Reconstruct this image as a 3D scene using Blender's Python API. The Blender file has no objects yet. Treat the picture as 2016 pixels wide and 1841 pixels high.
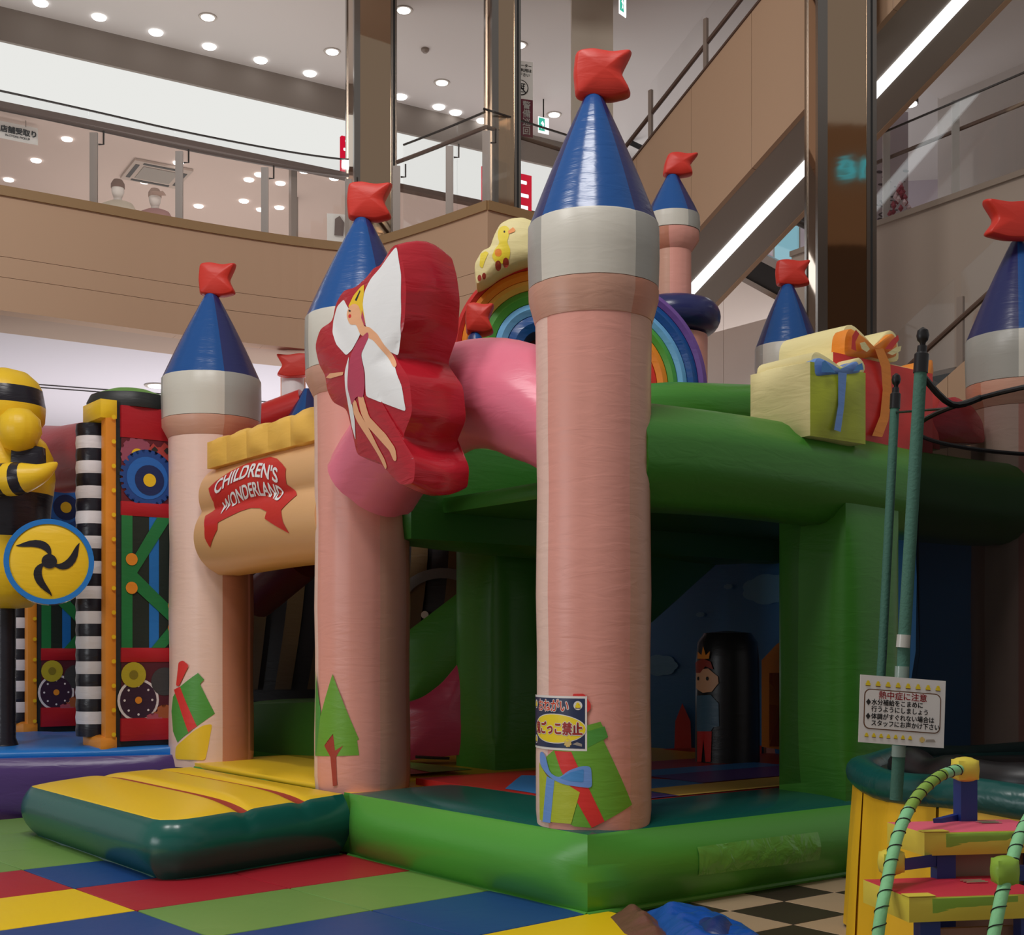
import bpy, bmesh, math, random
from mathutils import Vector as V, Matrix, noise

random.seed(7)
SC = bpy.context.scene
COL = SC.collection
PI = math.pi

# ------------------------------------------------------------------ camera
F, CX, HZ, EYE = 2531.0, 1008.0, 1282.0, 1.6      # focal length in pixels of the 2016x1841 frame, principal column, horizon row, eye height
cam = bpy.data.cameras.new('camera')
cam.sensor_fit = 'HORIZONTAL'
cam.sensor_width = 36.0
cam.lens = 36.0 * F / 2016.0
cam.shift_y = (HZ - 920.5) / 2016.0
cam.clip_end = 200
camo = bpy.data.objects.new('camera', cam)
camo.location = (0, 0, EYE)
camo.rotation_euler = (PI / 2, 0, 0)
COL.objects.link(camo)
SC.camera = camo

# ------------------------------------------------------------------ world, lights, exposure
w = bpy.data.worlds.new('world')
SC.world = w
w.use_nodes = True
bg = w.node_tree.nodes['Background']
bg.inputs['Color'].default_value = (1.0, 0.97, 0.955, 1)
bg.inputs['Strength'].default_value = 0.345

def area(name, loc, target, size, energy, color=(1, .93, .86), size_y=None):
    l = bpy.data.lights.new(name, 'AREA')
    l.energy = energy
    l.color = color
    l.size = size
    if size_y:
        l.shape = 'RECTANGLE'
        l.size_y = size_y
    o = bpy.data.objects.new(name, l)
    o.location = loc
    d = V(target) - V(loc)
    o.rotation_euler = d.to_track_quat('-Z', 'Y').to_euler()
    COL.objects.link(o)
    return o

area('atrium_skylight', (-1.2, 3.6, 13.5), (-.8, 8.5, 1.0), 2.6, 560, (1, .97, .94))
area('atrium_lamp_row', (-6.0, 4.5, 12.0), (-1.5, 10.0, 2.0), 2.0, 360, (1, .97, .94))
area('shop_window_lamp', (-9.5, 3.0, 3.0), (0, 9.5, 1.4), 4.0, 170, (.93, .97, 1), 2.4)
area('shop_bounce_fill', (-5.5, 22.5, 6.7), (-5.5, 22.5, 12), 6.0, 95, (1, .95, .92))  # added upward fill standing in for light bounced off the shop floor
area('walkway_bounce_fill', (-4.2, 17.3, 6.6), (-4.2, 17.3, 12), 5.0, 55, (1, .97, .95), 1.5)  # unseen upward light, added in place of bounce from the walkway floor
area('ground_bounce_fill', (-4.0, 19.5, 1.0), (-4.0, 19.5, 9), 8.0, 400, (.98, .97, 1), 5)  # no real fixture: added fill brightening the ground-floor ceiling from below
area('upper_hall_bounce_fill', (3.0, 22.0, 6.7), (3.0, 22.0, 12), 6.0, 130, (.98, .97, 1))  # added fill facing up, imitates floor bounce in the upper hall

vs = SC.view_settings
vs.view_transform = 'Standard'
vs.look = 'None'
vs.gamma = 1.0
vs.use_curve_mapping = False
vs.exposure = -0.1

# ------------------------------------------------------------------ coordinates
R3 = V((.7955, .606, 0))        # the castle's long side
L3 = V((-.606, .7955, 0))       # the castle's short side
O3 = V((.52, 8.2, 0))           # under the front tower
UP = V((0, 0, 1))

def P(u, v, Y):
    return V(((u - CX) / F * Y, Y, EYE - (v - HZ) / F * Y))

def G(u, v, z=0.0):
    return P(u, v, (EYE - z) * F / (v - HZ))

def C(r, l, z):
    return O3 + R3 * r + L3 * l + UP * z

def ray(u, v):
    return V(((u - CX) / F, 1.0, -(v - HZ) / F))

def on_r(u, v, r):               # photo point -> (l, z) on the castle plane r = const
    d = ray(u, v)
    c = V((0, 0, EYE))
    t = (R3.dot(O3) + r - R3.dot(c)) / R3.dot(d)
    p = c + d * t
    return (p - O3).dot(L3), p.z

def on_l(u, v, l):               # photo point -> (r, z) on the castle plane l = const
    d = ray(u, v)
    c = V((0, 0, EYE))
    t = (L3.dot(O3) + l - L3.dot(c)) / L3.dot(d)
    p = c + d * t
    return (p - O3).dot(R3), p.z

def on_cyl(u, v, c, rad):        # photo point -> (angle from the -Y direction, z) on an upright cylinder
    d = ray(u, v)
    dx, dy = d.x, d.y
    a = dx * dx + dy * dy
    b = -2 * (dx * c.x + dy * c.y)
    q = c.x * c.x + c.y * c.y - rad * rad
    disc = b * b - 4 * a * q
    if disc < 0:
        t = -b / (2 * a)
    else:
        t = (-b - math.sqrt(disc)) / (2 * a)
    x, y = d.x * t - c.x, d.y * t - c.y
    return math.atan2(x, -y), EYE + d.z * t

# ------------------------------------------------------------------ materials
def s2l(c):
    c /= 255.0
    return c / 12.92 if c <= .04045 else ((c + .055) / 1.055) ** 2.4

def col(r, g, b, k=1.0):
    return tuple(min(.9, s2l(x) * k) for x in (r, g, b)) + (1,)

_M = {}

def mat(name, rgb, rough=.5, k=1.0, bump=0.0, scale=6.0, stretch=(1, 1, 1), spec=.5, metal=0.0, var=0.0, emit=0.0, sheen=0.0):
    if name in _M:
        return _M[name]
    m = bpy.data.materials.new(name)
    m.use_nodes = True
    nt = m.node_tree
    b = nt.nodes['Principled BSDF']
    c = col(*rgb, k)
    b.inputs['Base Color'].default_value = c
    b.inputs['Roughness'].default_value = rough
    b.inputs['Specular IOR Level'].default_value = spec
    b.inputs['Metallic'].default_value = metal
    if emit:
        b.inputs['Emission Color'].default_value = c
        b.inputs['Emission Strength'].default_value = emit
    if bump or var:
        tc = nt.nodes.new('ShaderNodeTexCoord')
        mp = nt.nodes.new('ShaderNodeMapping')
        mp.inputs['Scale'].default_value = stretch
        nt.links.new(tc.outputs['Object'], mp.inputs['Vector'])
    if bump:
        n = nt.nodes.new('ShaderNodeTexNoise')
        n.inputs['Scale'].default_value = scale
        n.inputs['Detail'].default_value = 3
        n.inputs['Distortion'].default_value = .8
        nt.links.new(mp.outputs['Vector'], n.inputs['Vector'])
        bp = nt.nodes.new('ShaderNodeBump')
        bp.inputs['Strength'].default_value = bump
        bp.inputs['Distance'].default_value = .02
        nt.links.new(n.outputs['Fac'], bp.inputs['Height'])
        nt.links.new(bp.outputs['Normal'], b.inputs['Normal'])
    if var:
        n2 = nt.nodes.new('ShaderNodeTexNoise')
        n2.inputs['Scale'].default_value = 2.5
        n2.inputs['Detail'].default_value = 4
        nt.links.new(mp.outputs['Vector'], n2.inputs['Vector'])
        mx = nt.nodes.new('ShaderNodeMix')
        mx.data_type = 'RGBA'
        mx.inputs['A'].default_value = tuple(x * (1 - var) for x in c[:3]) + (1,)
        mx.inputs['B'].default_value = tuple(min(.95, x * (1 + var)) for x in c[:3]) + (1,)
        nt.links.new(n2.outputs['Fac'], mx.inputs['Factor'])
        nt.links.new(mx.outputs['Result'], b.inputs['Base Color'])
    _M[name] = m
    return m

def pvc(name, rgb, rough=.36, k=1.5, bump=.3, spec=.45):
    return mat(name, rgb, rough=rough, k=k, bump=bump * .62, scale=4.2, stretch=(.9, .9, 3.6), spec=spec)

def see_through(name, rgb, opacity, rough=.1, gloss=False):
    if name in _M:
        return _M[name]
    m = bpy.data.materials.new(name)
    m.use_nodes = True
    nt = m.node_tree
    nt.nodes.remove(nt.nodes['Principled BSDF'])
    t = nt.nodes.new('ShaderNodeBsdfTransparent')
    d = nt.nodes.new('ShaderNodeBsdfGlossy' if gloss else 'ShaderNodeBsdfDiffuse')
    d.inputs['Color'].default_value = col(*rgb)
    if gloss:
        d.inputs['Roughness'].default_value = rough
    mx = nt.nodes.new('ShaderNodeMixShader')
    mx.inputs['Fac'].default_value = opacity
    nt.links.new(t.outputs[0], mx.inputs[1])
    nt.links.new(d.outputs[0], mx.inputs[2])
    nt.links.new(mx.outputs[0], nt.nodes['Material Output'].inputs['Surface'])
    _M[name] = m
    return m

def emitter(name, rgb, strength):
    if name in _M:
        return _M[name]
    m = bpy.data.materials.new(name)
    m.use_nodes = True
    nt = m.node_tree
    nt.nodes.remove(nt.nodes['Principled BSDF'])
    e = nt.nodes.new('ShaderNodeEmission')
    e.inputs['Color'].default_value = col(*rgb)
    e.inputs['Strength'].default_value = strength
    nt.links.new(e.outputs[0], nt.nodes['Material Output'].inputs['Surface'])
    _M[name] = m
    return m

# ------------------------------------------------------------------ object helpers
_LOC = {}

def tag(o, label=None, cat=None, group=None, kind=None):
    if label: o['label'] = label
    if cat: o['category'] = cat
    if group: o['group'] = group
    if kind: o['kind'] = kind
    return o

def thing(name, loc, label, cat, group=None, kind=None):
    o = bpy.data.objects.new(name, None)
    o.empty_display_size = .2
    o.location = loc
    COL.objects.link(o)
    _LOC[o.name] = V(loc)
    return tag(o, label, cat, group, kind)

def adopt(o, parent):
    if parent is not None:
        o.parent = parent
        if parent.type == 'EMPTY':
            o.matrix_parent_inverse = Matrix.Translation(-_LOC[parent.name])
    return o

def mk(name, verts, faces, mats, parent=None, mi=None, smooth=True, sharp=40, flip=True):
    me = bpy.data.meshes.new(name)
    me.from_pydata([tuple(v) for v in verts], [], faces)
    if not isinstance(mats, (list, tuple)):
        mats = [mats]
    for m in mats:
        me.materials.append(m)
    if mi:
        me.polygons.foreach_set('material_index', mi)
    bm = bmesh.new()
    bm.from_mesh(me)
    bmesh.ops.remove_doubles(bm, verts=bm.verts, dist=1e-5)
    if flip:
        bmesh.ops.recalc_face_normals(bm, faces=bm.faces)
    bm.to_mesh(me)
    bm.free()
    if smooth:
        me.polygons.foreach_set('use_smooth', [True] * len(me.polygons))
        if sharp:
            me.set_sharp_from_angle(angle=math.radians(sharp))
    o = bpy.data.objects.new(name, me)
    COL.objects.link(o)
    return adopt(o, parent)

def hexa(name, p, mats, parent=None, mi=None):
    """a six-sided block from its eight corners: four below, then four above, each going round"""
    f = [(0, 3, 2, 1), (4, 5, 6, 7), (0, 1, 5, 4), (1, 2, 6, 5), (2, 3, 7, 6), (3, 0, 4, 7)]
    return mk(name, p, f, mats, parent, mi, smooth=False)

def box(name, o, ax, ay, az, mats, parent=None, mi=None):
    o = V(o); ax = V(ax); ay = V(ay); az = V(az)
    return hexa(name, [o, o + ax, o + ax + ay, o + ay, o + az, o + ax + az, o + ax + ay + az, o + ay + az], mats, parent, mi)

def puff(name, o, ax, ay, az, bulge, mats, parent=None, mi=(0, 0, 0, 0, 0, 0), n=10, power=2.6, wob=0.0):
    """inflated box: o corner, three edge vectors; bulge one number or six (-x,+x,-y,+y,-z,+z); mi the material of each side"""
    o = V(o); A = [V(ax), V(ay), V(az)]
    if not isinstance(bulge, (list, tuple)):
        bulge = [bulge] * 6
    verts, faces, fm = [], [], []
    ctr = o + (A[0] + A[1] + A[2]) / 2
    k = 0
    for axis in range(3):
        e1, e2 = A[(axis + 1) % 3], A[(axis + 2) % 3]
        for s in (0, 1):
            base = o + A[axis] * s
            nrm = e1.cross(e2).normalized()
            if nrm.dot(base + (e1 + e2) / 2 - ctr) < 0:
                nrm = -nrm
            st = len(verts)
            for i in range(n + 1):
                for j in range(n + 1):
                    a, b = i / n, j / n
                    pw = power if isinstance(power, tuple) else (power,) * 3
                    h = (1 - abs(2 * a - 1) ** pw[(axis + 1) % 3]) * (1 - abs(2 * b - 1) ** pw[(axis + 2) % 3])
                    p = base + e1 * a + e2 * b + nrm * (bulge[k] * h)
                    if wob:
                        p += nrm * (noise.noise(p * 3.1) * wob * h)
                    verts.append(p)
            for i in range(n):
                for j in range(n):
                    q = st + i * (n + 1) + j
                    faces.append((q, q + 1, q + n + 2, q + n + 1))
                    fm.append(mi[k])
            k += 1
    return mk(name, verts, faces, mats, parent, fm)

def lathe(name, c, prof, mats, parent=None, segs=64, sectors=None, phi0=0.0, dent=.012, rows=None, sx=1.0, sharp=40):
    """upright solid of revolution; prof [(radius, z)]; sectors: material of each 45 degree gore, phi0 its first edge in degrees from -Y"""
    verts, faces, fm = [], [], []
    ns = len(sectors) if sectors else 8
    for (r, z) in prof:
        for j in range(segs):
            th = 2 * PI * j / segs + math.radians(phi0)
            d = (j * ns / segs) % 1.0
            d = min(d, 1 - d) * 360 / ns
            rr = r * (1 - dent * math.exp(-(d / 4.0) ** 2))
            verts.append(V((c.x + rr * math.sin(th) * sx, c.y - rr * math.cos(th), z)))
    for i in range(len(prof) - 1):
        for j in range(segs):
            j2 = (j + 1) % segs
            faces.append((i * segs + j, i * segs + j2, (i + 1) * segs + j2, (i + 1) * segs + j))
            if rows:
                fm.append(rows[i])
            else:
                fm.append(sectors[int(j * ns / segs)] if sectors else 0)
    n = len(prof)
    faces.append(tuple(range(segs))); fm.append(0)
    faces.append(tuple((n - 1) * segs + j for j in range(segs))); fm.append(rows[-1] if rows else 0)
    return mk(name, verts, faces, mats, parent, fm, sharp=sharp)

def smooth_path(pts, sub=6):
    pts = [V(p) for p in pts]
    out = []
    for i in range(len(pts) - 1):
        p0 = pts[max(i - 1, 0)]; p1 = pts[i]; p2 = pts[i + 1]; p3 = pts[min(i + 2, len(pts) - 1)]
        for k in range(sub):
            t = k / sub
            out.append(.5 * ((2 * p1) + (p2 - p0) * t + (2 * p0 - 5 * p1 + 4 * p2 - p3) * t * t + (3 * p1 - p0 - 3 * p2 + p3) * t ** 3))
    out.append(pts[-1])
    return out

def tube(name, pts, rad, mats, parent=None, segs=20, bands=None, cap=True, squash=1.0, facet=0):
    """swept round tube; rad one number or one for each point; bands: material of each step along it"""
    pts = [V(p) for p in pts]
    n = len(pts)
    rads = rad if isinstance(rad, (list, tuple)) else [rad] * n
    tan = []
    for i in range(n):
        a = pts[min(i + 1, n - 1)] - pts[max(i - 1, 0)]
        tan.append(a.normalized())
    up = UP if abs(tan[0].z) < .9 else V((1, 0, 0))
    x = tan[0].cross(up).normalized()
    verts, faces, fm = [], [], []
    for i in range(n):
        x = (x - tan[i] * x.dot(tan[i])).normalized()
        y = x.cross(tan[i]).normalized()
        for j in range(segs):
            a = 2 * PI * j / segs
            rr = rads[i]
            if facet:
                d = (j * facet / segs) % 1.0
                d = min(d, 1 - d) * 360 / facet
                rr *= 1 - .05 * math.exp(-(d / 9.0) ** 2)
            verts.append(pts[i] + x * (math.cos(a) * rr) + y * (math.sin(a) * rr * squash))
    for i in range(n - 1):
        for j in range(segs):
            j2 = (j + 1) % segs
            faces.append((i * segs + j, i * segs + j2, (i + 1) * segs + j2, (i + 1) * segs + j))
            fm.append(bands[i] if bands else 0)
    if cap:
        faces.append(tuple(range(segs))); fm.append(bands[0] if bands else 0)
        faces.append(tuple((n - 1) * segs + j for j in range(segs))); fm.append(bands[-1] if bands else 0)
    return mk(name, verts, faces, mats, parent, fm)

def resample(poly, n):
    pts = [V((p[0], p[1])) for p in poly]
    m = len(pts)
    seg = [(pts[(i + 1) % m] - pts[i]).length for i in range(m)]
    tot = sum(seg)
    out = []
    i, acc = 0, 0.0
    for k in range(n):
        d = tot * k / n
        while acc + seg[i] < d:
            acc += seg[i]; i += 1
        t = (d - acc) / seg[i]
        out.append(pts[i].lerp(pts[(i + 1) % m], t))
    return out

def rounded(poly, n=64, it=3):
    p = resample(poly, n)
    for _ in range(it):
        p = [(p[i - 1] + p[i] * 2 + p[(i + 1) % n]) / 4 for i in range(n)]
    return p

class Pillow:
    """inflated shape with a flat outline: a side wall of the given depth and a domed front and back"""
    def __init__(self, name, poly, org, ex, ey, depth, dome, mats, parent=None, mi=(0, 0, 0), n=96, it=2, centre=None, side=.06, sharp=50):
        self.o, self.ex, self.ey = V(org), V(ex), V(ey)
        self.n = self.ex.cross(self.ey).normalized()
        p = rounded(poly, n, it) if it else resample(poly, n)
        self.p = p
        c = V((0, 0))
        for q in p: c += q
        c /= n
        if centre: c = V(centre)
        self.c, self.dome, self.depth = c, dome, depth
        prof = []
        ks = [0.02, .3, .55, .75, .88, .96, 1.0]
        for k in ks: prof.append((k, -depth - dome * .6 * (1 - k ** 2.5)))
        m = 6
        for i in range(1, m): prof.append((1 + side * math.sin(PI * i / m), -depth + depth * i / m))
        for k in reversed(ks): prof.append((k, dome * (1 - k ** 2.5)))
        nb = len(ks)
        verts, faces, fm = [], [], []
        for (k, h) in prof:
            for q in p:
                d = c + (q - c) * k
                verts.append(self.o + self.ex * d.x + self.ey * d.y + self.n * h)
        for i in range(len(prof) - 1):
            mm = mi[2] if i < nb - 1 else (mi[1] if i < nb + m - 1 else mi[0])
            for j in range(n):
                j2 = (j + 1) % n
                faces.append((i * n + j, i * n + j2, (i + 1) * n + j2, (i + 1) * n + j)); fm.append(mm)
        faces.append(tuple(range(n))); fm.append(mi[2])
        faces.append(tuple((len(prof) - 1) * n + j for j in range(n))); fm.append(mi[0])
        self.ob = mk(name, verts, faces, mats, parent, fm, sharp=sharp)
    def at(self, x, y, eps=.004):
        d = V((x, y)) - self.c
        a = math.atan2(d.y, d.x)
        best = 1e9; rad = 1.0
        n = len(self.p)
        for i in range(n):
            q, q2 = self.p[i] - self.c, self.p[(i + 1) % n] - self.c
            den = (q2 - q).x * math.sin(a) - (q2 - q).y * math.cos(a)
            if abs(den) < 1e-9: continue
            t = (q.y * math.cos(a) - q.x * math.sin(a)) / den
            if -1e-6 <= t <= 1 + 1e-6:
                h = q + (q2 - q) * t
                s = h.x * math.cos(a) + h.y * math.sin(a)
                if s > 0: rad = s; break
        k = min(1.0, d.length / rad)
        return self.o + self.ex * x + self.ey * y + self.n * (self.dome * (1 - k ** 2.5) + eps)

def decal(name, poly, fn, m, parent=None, res=.06, smooth=True):
    """flat print: a 2-D outline cut fine and laid on a surface by fn(x, y)"""
    bm = bmesh.new()
    vs_ = [bm.verts.new((p[0], p[1], 0)) for p in poly]
    bm.faces.new(vs_)
    bmesh.ops.triangulate(bm, faces=bm.faces[:])
    for _ in range(7):
        es = [e for e in bm.edges if e.calc_length() > res]
        if not es: break
        bmesh.ops.subdivide_edges(bm, edges=es, cuts=1)
        bmesh.ops.triangulate(bm, faces=[f for f in bm.faces if len(f.verts) > 3])
        if len(bm.verts) > 4000: break
    bm.verts.index_update()
    verts = [fn(v.co.x, v.co.y) for v in bm.verts]
    faces = [tuple(v.index for v in f.verts) for f in bm.faces]
    bm.free()
    return mk(name, verts, faces, m, parent, smooth=smooth, sharp=None, flip=False)

def circle(x, y, r, n=24, ry=None):
    ry = ry or r
    return [(x + r * math.cos(2 * PI * i / n), y + ry * math.sin(2 * PI * i / n)) for i in range(n)]

def gear(x, y, r, teeth, depth=.12):
    out = []
    for i in range(teeth):
        for (f, k) in ((0, 1 - depth), (.25, 1 - depth), (.35, 1), (.85, 1)):
            a = 2 * PI * (i + f) / teeth
            out.append((x + r * k * math.cos(a), y + r * k * math.sin(a)))
    return out

def lettering(name, body, fn, size, m, parent=None, x=0, y=0, bold=0.0, sx=1.0, align='CENTER', res=.05, warp=None):
    cu = bpy.data.curves.new(name, 'FONT')
    cu.body = body
    cu.size = size
    cu.align_x = align
    cu.resolution_u = 3
    to = bpy.data.objects.new(name + '_source', cu)
    COL.objects.link(to)
    bpy.context.view_layer.update()
    me = bpy.data.meshes.new_from_object(to.evaluated_get(bpy.context.evaluated_depsgraph_get()))
    bpy.data.objects.remove(to)
    bm = bmesh.new()
    bm.from_mesh(me)
    bmesh.ops.triangulate(bm, faces=bm.faces[:])
    for _ in range(3):
        es = [e for e in bm.edges if e.calc_length() > res]
        if not es: break
        bmesh.ops.subdivide_edges(bm, edges=es, cuts=1)
        bmesh.ops.triangulate(bm, faces=[f for f in bm.faces if len(f.verts) > 3])
    bm.verts.index_update()
    # heavier strokes: the same flat glyphs laid again a hair to each side
    shifts = [(0, 0)] if not bold else [(bold * math.cos(k * PI / 4), bold * math.sin(k * PI / 4)) for k in range(8)]
    base_f = [tuple(v.index for v in f.verts) for f in bm.faces]
    base_v = [(v.co.x * sx, v.co.y) for v in bm.verts]
    vv, faces = [], []
    for (ox, oy) in shifts:
        st = len(vv)
        for (a, b) in base_v:
            a, b = a + ox, b + oy
            if warp: a, b = warp(a, b)
            vv.append(fn(a + x, b + y))
        faces += [tuple(q + st for q in f) for f in base_f]
    bm.free()
    bpy.data.meshes.remove(me)
    bpy.data.curves.remove(cu)
    return mk(name, vv, faces, m, parent, smooth=False, flip=False)

def plane_fn(o, ex, ey, eps=.003):
    o, ex, ey = V(o), V(ex), V(ey)
    n = ex.cross(ey).normalized()
    return lambda x, y: o + ex * x + ey * y + n * eps
# ================================================================== THE MALL
M_tile_d = mat('dark_floor_tile', (44, 33, 28), .42, k=1.6, var=.25)
M_tile_l = mat('beige_floor_tile', (150, 128, 104), .42, k=1.5, var=.12)
M_fascia = mat('beige_panel', (146, 119, 96), .55, k=1.8)
M_lip = mat('tan_trim', (128, 101, 68), .5, k=1.5)
M_soffit = mat('soffit_beige', (150, 128, 112), .7, k=1.5)
M_ceil = mat('ceiling_white', (214, 208, 204), .8, k=1.1)
M_ceil_cool = mat('ceiling_cool_white', (206, 200, 206), .8, k=1.2)
M_bulk = mat('bulkhead_grey', (128, 118, 110), .8, k=1.3)
M_shopceil = mat('shop_ceiling', (212, 190, 178), .8, k=1.1)
M_wallwhite = mat('wall_white', (205, 200, 196), .8, k=1.1)
M_band = emitter('lit_sign_band', (240, 240, 236), 1.0)
M_lamp = emitter('downlight_glow', (255, 252, 244), 5.0)
M_strip = emitter('strip_light_glow', (255, 255, 255), 2.2)
M_trimring = mat('lamp_trim', (190, 180, 170), .4)
M_mirror = mat('bronze_mirror', (182, 156, 130), .04, metal=1.0, bump=.05, scale=1.2)
M_chrome = mat('chrome', (140, 134, 128), .22, metal=1.0)
M_black = mat('black_gap', (12, 11, 11), .6)
M_glass = see_through('clear_glass', (235, 240, 240), .06, .03, True)
M_rail = mat('brown_handrail', (84, 64, 54), .4, k=1.3)
M_post = mat('steel_post', (128, 114, 104), .35, k=1.3)
M_dark = mat('dark_metal', (52, 46, 42), .4)
M_grey = mat('escalator_grey', (118, 110, 102), .6, k=2.0)
M_white = mat('white_print', (235, 232, 226), .6)
M_red_lit = emitter('lit_red', (206, 24, 52), 1.0)
M_white_lit = emitter('lit_white', (255, 250, 252), 1.4)
M_green_lit = emitter('lit_green', (70, 200, 170), .9)
M_ink = mat('black_ink', (34, 30, 30), .6)

# ---- floor: a checkerboard of square tiles lying square to the castle
fm = bpy.data.materials.new('checker_floor')
fm.use_nodes = True
_nt = fm.node_tree
_tc = _nt.nodes.new('ShaderNodeTexCoord'); _mp = _nt.nodes.new('ShaderNodeMapping'); _ck = _nt.nodes.new('ShaderNodeTexChecker')
ANG = math.atan2(R3.y, R3.x)
TS = .5
T0 = G(1437, 1794)
_mp.vector_type = 'TEXTURE'
_mp.inputs['Location'].default_value = (T0.x, T0.y, .25)
_mp.inputs['Rotation'].default_value = (0, 0, ANG)
_ck.inputs['Scale'].default_value = 1 / TS
_ck.inputs['Color1'].default_value = col(44, 33, 28, 1.6)
_ck.inputs['Color2'].default_value = col(150, 128, 104, 1.5)
_nt.links.new(_tc.outputs['Object'], _mp.inputs['Vector']); _nt.links.new(_mp.outputs['Vector'], _ck.inputs['Vector'])
_nt.links.new(_ck.outputs['Color'], _nt.nodes['Principled BSDF'].inputs['Base Color'])
_nt.nodes['Principled BSDF'].inputs['Roughness'].default_value = .3
floor = box('floor', (-16, -6, -.2), (32, 0, 0), (0, 36, 0), (0, 0, .194), fm)
tag(floor, 'dark and beige checkerboard tile floor of the mall hall', 'floor', kind='structure')
LD = V((-R3.y, R3.x, 0))
tile_mesh = {}
for i in range(-5, 6):
    for j in range(-7, 3):
        c = T0 + R3 * (TS * (i + .5)) + LD * (TS * (j + .5))
        if c.y < 5.6 or c.x > 4.2 or c.x < -.3: continue
        d = (c - O3)
        if d.dot(R3) > -.2 and d.dot(L3) > -.2: continue
        k = (i + j) % 2
        if k not in tile_mesh:
            t = box('floor_tile', (-.248, -.248, -.006), (.496, 0, 0), (0, .496, 0), (0, 0, .008), [M_tile_l, M_tile_d][k], floor)
            bvm = t.modifiers.new('edge', 'BEVEL'); bvm.width = .003; bvm.segments = 1
            tile_mesh[k] = t
        else:
            t = tile_mesh[k].copy(); COL.objects.link(t)
        t.location = (c.x, c.y, 0)
        t.rotation_euler = (0, 0, ANG)

# ---- balcony plan of the second floor (left), drawn where the edge of the floor runs
Z0, Z1, ZR = 5.4, 6.79, 7.88
plan_px = [(-260, 322), (-120, 345), (0, 365), (180, 398), (350, 430), (520, 458), (640, 474), (700, 477), (760, 462), (860, 430), (960, 395)]
plan = [P(u, v, (Z1 - EYE) * F / (HZ - v)) for (u, v) in plan_px]
plan = [V((p.x, p.y, 0)) for p in plan]
curve_plan = smooth_path(plan, 4)
corner = plan[-1]
far_plan = [corner, corner + R3 * .9, corner + R3 * 1.7]

def ribbon(name, pts, z0, z1, th, m, parent=None, off=0.0):
    """a band standing on a plan line; th goes away from the hall"""
    n = len(pts)
    nrm = []
    for i in range(n):
        t = (pts[min(i + 1, n - 1)] - pts[max(i - 1, 0)]).normalized()
        nrm.append(V((-t.y, t.x, 0)))
    verts, faces = [], []
    for i in range(n):
        a = pts[i] + nrm[i] * off
        b = pts[i] + nrm[i] * (off + th)
        verts += [a + UP * z0, a + UP * z1, b + UP * z1, b + UP * z0]
    for i in range(n - 1):
        q, s = i * 4, i * 4 + 4
        for k in range(4):
            faces.append((q + k, q + (k + 1) % 4, s + (k + 1) % 4, s + k))
    faces += [(0, 1, 2, 3), (n * 4 - 4, n * 4 - 3, n * 4 - 2, n * 4 - 1)]
    return mk(name, verts, faces, m, parent, smooth=False)

def balcony(name, pts, label, every, grp):
    base = thing(name, (pts[0].x, pts[0].y, Z0), label, 'parapet', kind='structure')
    for (a, b) in ((Z0, 5.77), (5.775, 6.0), (6.005, 6.68)):
        for i in range(0, len(pts) - 1, every):
            seg = pts[i:i + every + 1]
            if len(seg) > 1:
                ribbon('panel', seg, a, b, .22, M_fascia, base)
    ribbon('trim', pts, 6.68, Z1, .3, M_lip, base, off=-.025)
    return base

balcony('wall_balcony', curve_plan, 'curved beige balcony wall of the second floor with tan trim', 4, 'b')
balcony('wall_bridge', far_plan, 'beige balcony wall turning behind the mirrored column', 1, 'b')

def railing(name, pts, label, post_at, cat='railing'):
    base = thing(name, (pts[0].x, pts[0].y, Z1), label, cat)
    for (i, k) in zip(post_at[:-1], post_at[1:]):
        ribbon('glass_panel', pts[i:k + 1], Z1 - .02, ZR, .015, M_glass, base, off=.10)
    ribbon('top_edge', pts, ZR, ZR + .018, .02, M_dark, base, off=.097)
    tube('handrail', [p + UP * (ZR - .16) + V((-.02, .20, 0)) for p in pts], .026, M_rail, base, segs=8)
    for i in post_at:
        p = pts[i] + V((-.02, .13, 0))
        box('post', p + V((-.045, 0, Z1 - .03)), (.09, 0, 0), (0, .03, 0), (0, 0, ZR - .2 - Z1), M_post, base)
        tube('bracket', [p + V((.05, .03, ZR - .36)), p + V((.11, .03, ZR - .36)), p + V((.11, .03, ZR - .2))], .011, M_dark, base, segs=6)
    return base

def nearest(u):
    return min(range(len(curve_plan)), key=lambda i: abs(CX + F * curve_plan[i].x / curve_plan[i].y - u))

cols = [nearest(u) for u in (-200, -20, 167, 358, 530, 690)]
railing('glass_railing', curve_plan[:cols[-1] + 1], 'glass balcony railing with brown handrail along the curved balcony', cols)
k0 = nearest(780)
second = curve_plan[k0:] + far_plan[1:]
railing('glass_railing', second, 'glass balcony railing between the two mirrored columns', [0, 4, len(curve_plan) - 1 - k0, len(second) - 1])

# ---- slab, ceilings, walls
def slab(name, pts, z, th, m, label, parent=None, kind='structure', cat='ceiling'):
    n = len(pts)
    verts = [V((p.x, p.y, z)) for p in pts] + [V((p.x, p.y, z + th)) for p in pts]
    faces = [tuple(range(n)), tuple(range(n, 2 * n))] + [(i, (i + 1) % n, n + (i + 1) % n, n + i) for i in range(n)]
    o = mk(name, verts, faces, m, parent, smooth=False)
    return tag(o, label, cat, kind=kind)

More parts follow.
